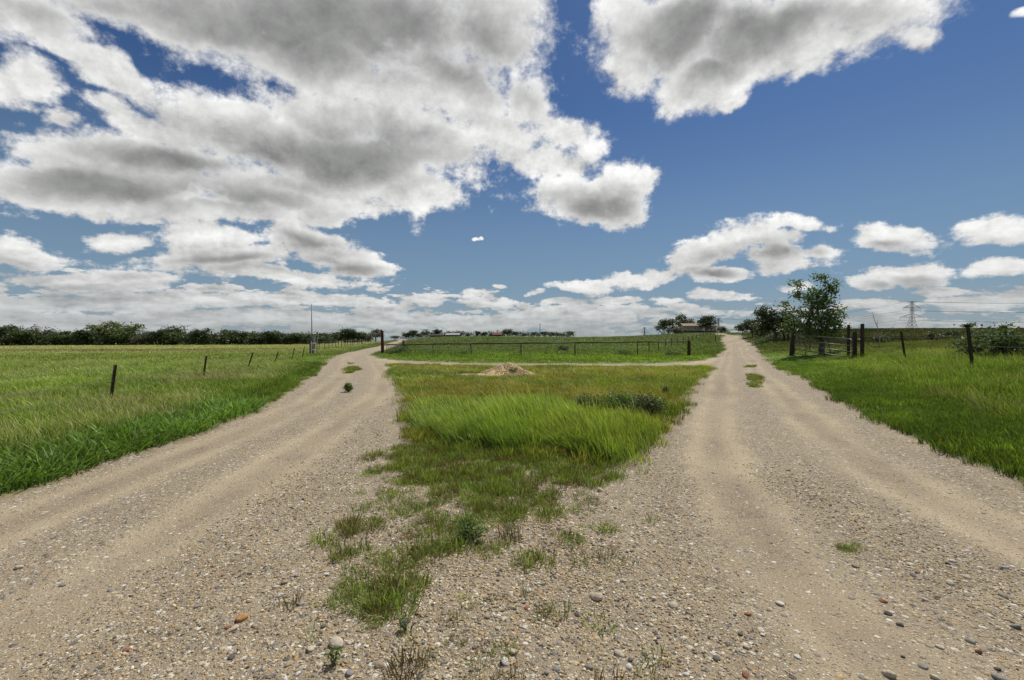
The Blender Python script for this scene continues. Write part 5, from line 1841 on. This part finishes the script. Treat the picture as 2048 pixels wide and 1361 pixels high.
# cobbles lying on the heap and its skirt
n = 2600
a = rng.uniform(0, 2 * math.pi, n)
rr = np.sqrt(rng.uniform(0, 1, n)) * 1.2
x, y = rr * np.cos(a), rr * np.sin(a) * 0.8
f = rr / (1.2 * (1 + 0.25 * np.maximum(0, -np.cos(a))))
zt = 0.54 * np.maximum(0, 1 - f) ** 1.08
xs, ys = rng.normal(-1.2, 1.3, 1800), rng.normal(-0.25, 0.28, 1800)
x, y, zt = np.concatenate([x, xs]), np.concatenate([y, ys]), np.concatenate([zt, np.zeros(1800)])
x2_, y2_ = x + hx_, y + hy_
n = len(x)
sl_ = rng.uniform(0.025, 0.07, n)
Pp = np.stack([x2_, y2_, height(x2_, y2_) + zt + 0.01], 1)
tint = np.array([[0.56, 0.43, 0.24], [0.62, 0.50, 0.31], [0.34, 0.22, 0.11], [0.66, 0.57, 0.42]])[rng.integers(0, 4, n)] * rng.uniform(0.8, 1.15, (n, 1))
scatter("heap_gravel", PROTO_PEB, Pp, rng.uniform(0, 6, (n, 3)), np.stack([sl_, sl_, sl_ * .8], 1), rng.integers(0, 10, n), tint, "tan pebbles covering the gravel heap and spilled beside it", "gravel")
shrub("weed", hx_ + 0.22, hy_ - 0.55, 0.4, 0.30, ML_MEADOWWEED, "scrap of green weed growing on the side of the gravel heap", "weed", 24, 12, 0.05, 41).location.z += 0.12

# ------------------------------------------------------------------ farmhouse and far buildings
M_WALL = mat_noisy("tan board siding", (0.25, 0.21, 0.155), (0.33, 0.285, 0.22), 2, 0.85)
M_ROOF = mat_noisy("reddish brown metal roof", (0.17, 0.105, 0.075), (0.25, 0.165, 0.125), 1.5, 0.7)
M_SKIRT = mat_noisy("dark skirting", (0.03, 0.028, 0.025), (0.06, 0.055, 0.05), 3)
M_WHITE = mat_noisy("white trim paint", (0.6, 0.6, 0.57), (0.74, 0.73, 0.7), 3)
M_ROOFGREY = mat_noisy("pale sheet metal", (0.22, 0.22, 0.22), (0.36, 0.36, 0.36), 1, 0.6, 0.2)
M_BARN = mat_noisy("faded red boards", (0.10, 0.035, 0.025), (0.17, 0.06, 0.045), 2)
M_YEL = mat_noisy("faded yellow steel", (0.42, 0.36, 0.14), (0.52, 0.46, 0.22), 2)
mg, tg_, og = new_mat("window glass")
pbr(tg_, og, (0.02, 0.024, 0.03), 0.08, 0.6)
M_GLASS = mg

d = 225.0
wx0, wx1 = PX(1368, d), PX(1432, d)
zb = hz1((wx0 + wx1) / 2, d) - 0.1
root = empty("house", ((wx0 + wx1) / 2, d, zb))
Lh = wx1 - wx0
dep = 6.5
MB().box((0, dep / 2, 0.45), (Lh - 0.1, dep, 0.9)).build("skirting", M_SKIRT, root)
MB().box((0, dep / 2, 2.15), (Lh, dep + 0.02, 2.5)).build("wall", M_WALL, root)
mb = MB()
o_ = 0.6
zl, zr = 3.40, 4.75
pts = [(-Lh / 2 - o_, -o_, zl), (Lh / 2 + o_, -o_, zl), (Lh / 2 + o_, dep / 2, zr), (-Lh / 2 - o_, dep / 2, zr), (-Lh / 2 - o_, dep + o_, zl), (Lh / 2 + o_, dep + o_, zl)]
mb.v += pts + [(x, y, z - 0.16) for x, y, z in pts]
mb.f += [(0, 1, 2, 3), (3, 2, 5, 4), (7, 6, 9, 8), (8, 9, 10, 11), (0, 6, 7, 1), (4, 5, 11, 10), (0, 3, 9, 6), (3, 4, 10, 9), (1, 7, 8, 2), (2, 8, 11, 5)]
rf = mb.build("roof", M_ROOF, root)
for i in range(-7, 8):
    MB().tube([(i * Lh / 15, -o_, zl + 0.03), (i * Lh / 15, dep / 2, zr + 0.03)], 0.04, 4).build("seam", M_ROOF, rf)
MB().box((1.5, dep / 2 + 0.4, 4.95), (0.6, 0.6, 0.7)).build("chimney", M_WHITE, rf)
for gx2 in (-Lh / 2, Lh / 2):
    sgn = 1 if gx2 > 0 else -1
    m_ = MB()
    m_.v += [(gx2, 0, 3.35), (gx2, dep, 3.35), (gx2, dep / 2, 4.6), (gx2 - sgn * 0.1, 0, 3.35), (gx2 - sgn * 0.1, dep, 3.35), (gx2 - sgn * 0.1, dep / 2, 4.6)]
    m_.f += [(0, 1, 2), (3, 5, 4), (0, 3, 4, 1), (1, 4, 5, 2), (2, 5, 3, 0)]
    m_.build("gable", M_WALL, root)
for wxx in (-6.0, -2.6, 0.6, 3.4, 6.4):
    w_ = MB().box((wxx, -0.03, 2.3), (1.15, 0.08, 1.15)).build("window", M_WHITE, root)
    for s_ in (-1, 1):
        MB().box((wxx + s_ * 0.26, -0.085, 2.3), (0.46, 0.03, 0.98)).build("pane", M_GLASS, w_)
dr_ = MB().box((2.0, -0.03, 1.95), (0.95, 0.08, 2.05)).build("door", M_WHITE, root)
MB().box((2.35, -0.09, 1.9), (0.08, 0.06, 0.12)).build("handle", M_GATE, dr_)
MB().box((3.6, -1.3, 0.85), (7.6, 2.5, 0.12)).build("porch_deck", M_GREYWOOD, root)
MB().box((3.6, -1.35, 3.22), (7.8, 2.7, 0.12)).build("porch_roof", M_ROOF, root)
for i in range(5):
    MB().box((0.1 + i * 1.75, -2.45, 2.0), (0.14, 0.14, 2.3)).build("porch_post", M_WHITE, root)
for i in range(6):
    MB().box((0.1 + i * 1.4, -2.3, 0.35), (0.2, 0.2, 0.9)).build("pier", M_SKIRT, root)
tag(root, "low tan farmhouse with reddish roof among trees by the right road", "house")


def shed(px0, px1, d, h, wallmat, roofmat, label, cat, name, pitch=0.8, door=True):
    x0, x1 = PX(px0, d), PX(px1, d)
    L = x1 - x0
    z = hz1((x0 + x1) / 2, d)
    root = empty(name, ((x0 + x1) / 2, d, z))
    dp = 7.0
    MB().box((0, dp / 2, h / 2 - 0.2), (L, dp, h + 0.4)).build("wall", wallmat, root)
    m_ = MB()
    o_ = 0.4
    p_ = [(-L / 2 - o_, -o_, h - 0.02), (L / 2 + o_, -o_, h - 0.02), (L / 2 + o_, dp / 2, h + pitch), (-L / 2 - o_, dp / 2, h + pitch), (-L / 2 - o_, dp + o_, h - 0.02), (L / 2 + o_, dp + o_, h - 0.02)]
    m_.v += p_ + [(x, y, z_ - 0.12) for x, y, z_ in p_]
    m_.f += [(0, 1, 2, 3), (3, 2, 5, 4), (7, 6, 9, 8), (8, 9, 10, 11), (0, 6, 7, 1), (4, 5, 11, 10), (0, 3, 9, 6), (3, 4, 10, 9), (1, 7, 8, 2), (2, 8, 11, 5)]
    m_.build("roof", roofmat, root)
    if door:
        MB().box((L * 0.18, -0.04, h * 0.42), (min(2.6, L * 0.25), 0.1, h * 0.8)).build("door", M_SKIRT, root)
        MB().box((-L * 0.25, -0.04, h * 0.55), (1.0, 0.1, 0.8)).build("window", M_GLASS, root)
    return tag(root, label, cat)


shed(892, 918, 272, 1.1, M_SKIRT, M_ROOFGREY, "long low shed with pale metal roof beyond the paddock", "shed", "shed", 1.1)
shed(860, 886, 276, 1.0, M_SKIRT, M_SKIRT, "dark low shed left of the pale-roofed shed", "shed", "shed", 0.9)
shed(986, 1003, 300, 1.3, M_BARN, M_BARN, "faded red barn among the trees beyond the paddock", "barn", "barn", 1.5)
x = PX(948, 262)
root = empty("water_tank", (x, 262, hz1(x, 262)))
MB().tube([(0, 0, 0), (0, 0, 1.5), (0, 0, 1.65)], [0.75, 0.75, 0.3], 12).build("tank", M_WHITE, root, True)
MB().tube([(0.2, 0, 1.6), (0.2, 0, 2.6)], 0.35, 8).build("stack", M_WHITE, root, True)
tag(root, "small white upright tank standing at the paddock's far edge", "tank")
x = PX(855, 255)
root = empty("grain_auger", (x, 255, hz1(x, 255)))
z = root.location.z
MB().tube([(PX(859, 255) - x, 0, 0.3), (PX(856, 255) - x, 0, PZ(673.5, 255) - z), (PX(851, 255) - x, 0, PZ(671, 255) - z)], 0.13, 6).build("tube", M_YEL, root)
MB().tube([(-0.4, -0.5, 0), (-0.1, 0, 0.9), (-0.4, 0.5, 0)], 0.05, 5).build("stand", M_GATE, root)
tag(root, "slanted pale yellow tube machine before the brownish trees", "machine")


def pole(px, d, pyt, label, arm=True):
    x = PX(px, d)
    z = hz1(x, d)
    root = empty("utility_pole", (x, d, z))
    h = PZ(pyt, d) - z
    MB().tube([(0, 0, -0.5), (0, 0, h)], [0.22, 0.17], 8).build("pole", M_TIE, root, True)
    if arm:
        MB().box((0, -0.2, h - 0.5), (1.6, 0.12, 0.14)).build("crossarm", M_TIE, root)
    tag(root, label, "utility pole")


pole(1080, 300, 648, "tall single utility pole on the skyline beyond the paddock")
pole(995, 320, 660, "short utility pole above the red barn")
pole(884, 310, 659, "short utility pole behind the pale-roofed shed")


# ------------------------------------------------------------------ transmission towers
def lattice_tower(px, d, py_top, zbase, label, wid=1.0, thick=0.16, rz=0.0, name="transmission_tower"):
    x = PX(px, d)
    H = PZ(py_top, d) - zbase
    root = empty(name, (x, d, zbase), rz)
    t = thick

    def half(f):           # body half width up the tower
        pts = [(0, 0.135), (0.45, 0.050), (0.60, 0.030), (0.92, 0.024), (1.0, 0.018)]
        for (a, wa), (b, wb) in zip(pts[:-1], pts[1:]):
            if f <= b:
                return H * (wa + (wb - wa) * (f - a) / (b - a)) * wid
        return H * pts[-1][1] * wid
    lv = [0, .13, .25, .35, .44, .52, .60, .68, .76, .84, .92, 1.0]
    corners = [(-1, -1), (1, -1), (1, 1), (-1, 1)]
    for cx_, cy_ in corners:
        MB().tube([(cx_ * half(f), cy_ * half(f), f * H) for f in lv], t, 4).build("leg", M_STEEL, root)
    for a, b in zip(lv[:-1], lv[1:]):
        mb = MB()
        for i in range(4):
            (ax, ay), (bx_, by_) = corners[i], corners[(i + 1) % 4]
            ha, hb_ = half(a), half(b)
            mb.tube([(ax * ha, ay * ha, a * H), (bx_ * hb_, by_ * hb_, b * H)], t * 0.6, 3)
            mb.tube([(bx_ * ha, by_ * ha, a * H), (ax * hb_, ay * hb_, b * H)], t * 0.6, 3)
            mb.tube([(ax * hb_, ay * hb_, b * H), (bx_ * hb_, by_ * hb_, b * H)], t * 0.6, 3)
        mb.build("bracing", M_STEEL, root)
    tips = []
    for f, ext in ((0.565, 0.325), (0.83, 0.225), (0.985, 0.13)):
        for s in (-1, 1):
            mb = MB()
            tip = (s * ext * H, 0, f * H)
            hw = half(f)
            up_ = half(f + 0.09) if f < .9 else half(1.0)
            zt = (f + 0.09) * H if f < .9 else 1.012 * H
            for sy_ in (-1, 1):
                mb.tube([(s * hw, sy_ * hw, f * H), tip], t * 1.15, 3)
                if f < .9:
                    mb.tube([(s * up_, sy_ * up_, zt), tip], t * 1.0, 3)
                    for g_ in (0.3, 0.6):
                        lo = Vector((s * hw, sy_ * hw, f * H)).lerp(Vector(tip), g_)
                        hi = Vector((s * up_, sy_ * up_, zt)).lerp(Vector(tip), g_ * 0.8)
                        mb.tube([lo, hi], t * 0.5, 3)
                else:
                    mb.tube([(s * hw, sy_ * hw, 0.93 * H), tip], t * 0.7, 3)
            arm_ = mb.build("crossarm", M_STEEL, root)
            if f < .9:
                MB().tube([tip, (tip[0], tip[1], tip[2] - 0.085 * H)], t * 0.9, 4).build("insulator", M_STEEL, arm_)
                tips.append(Matrix.Translation(root.location) @ Matrix.Rotation(rz, 4, 'Z') @ Vector((tip[0], tip[1], tip[2] - 0.085 * H)))
            else:
                tips.append(Matrix.Translation(root.location) @ Matrix.Rotation(rz, 4, 'Z') @ Vector(tip))
    tag(root, label, "pylon", None)
    return tips


d = 500
zb = hz1(PX(1824, d), d)
t1 = lattice_tower(1824, d, 603, zb - 0.3, "steel lattice transmission tower rising over the right pasture's skyline")
t2 = lattice_tower(1437, 900, 637, hz1(PX(1437, 900), 900) - 0.3, "distant lattice transmission tower just right of the farmhouse trees", 1.0, 0.22)
t3 = lattice_tower(1289, 1250, 655, hz1(PX(1289, 1250), 1250) - 0.3, "faintest lattice transmission tower on the skyline left of the farmhouse", 1.0, 0.3)


def cable(name, a, b, sag, r, label):
    pts = []
    for i in range(25):
        f = i / 24
        p = a.lerp(b, f)
        p.z -= sag * 4 * f * (1 - f)
        pts.append(p)
    o = MB().tube(pts, r, 4).build(name, M_PIPE)
    return tag(o, label, "power line", "power lines between the transmission towers")


off = Vector((430, -40, 1.5))
arms = ["left lower arm", "right lower arm", "left upper arm", "right upper arm", "left peak", "right peak"]
for i in range(6):
    cable("power_line", t1[i], t2[i], 9.0, 0.075, "power line from the near tower's %s to the tower by the farmhouse" % arms[i])
    cable("power_line", t1[i], t1[i] + off, 4.0, 0.085, "power line from the near tower's %s over the open right pasture" % arms[i])
    cable("power_line", t2[i], t3[i], 9.0, 0.1, "faint power line from the %s of the farmhouse tower to the faintest tower" % arms[i])

print("pebbles", N_PEB, "objects", len(bpy.data.objects))
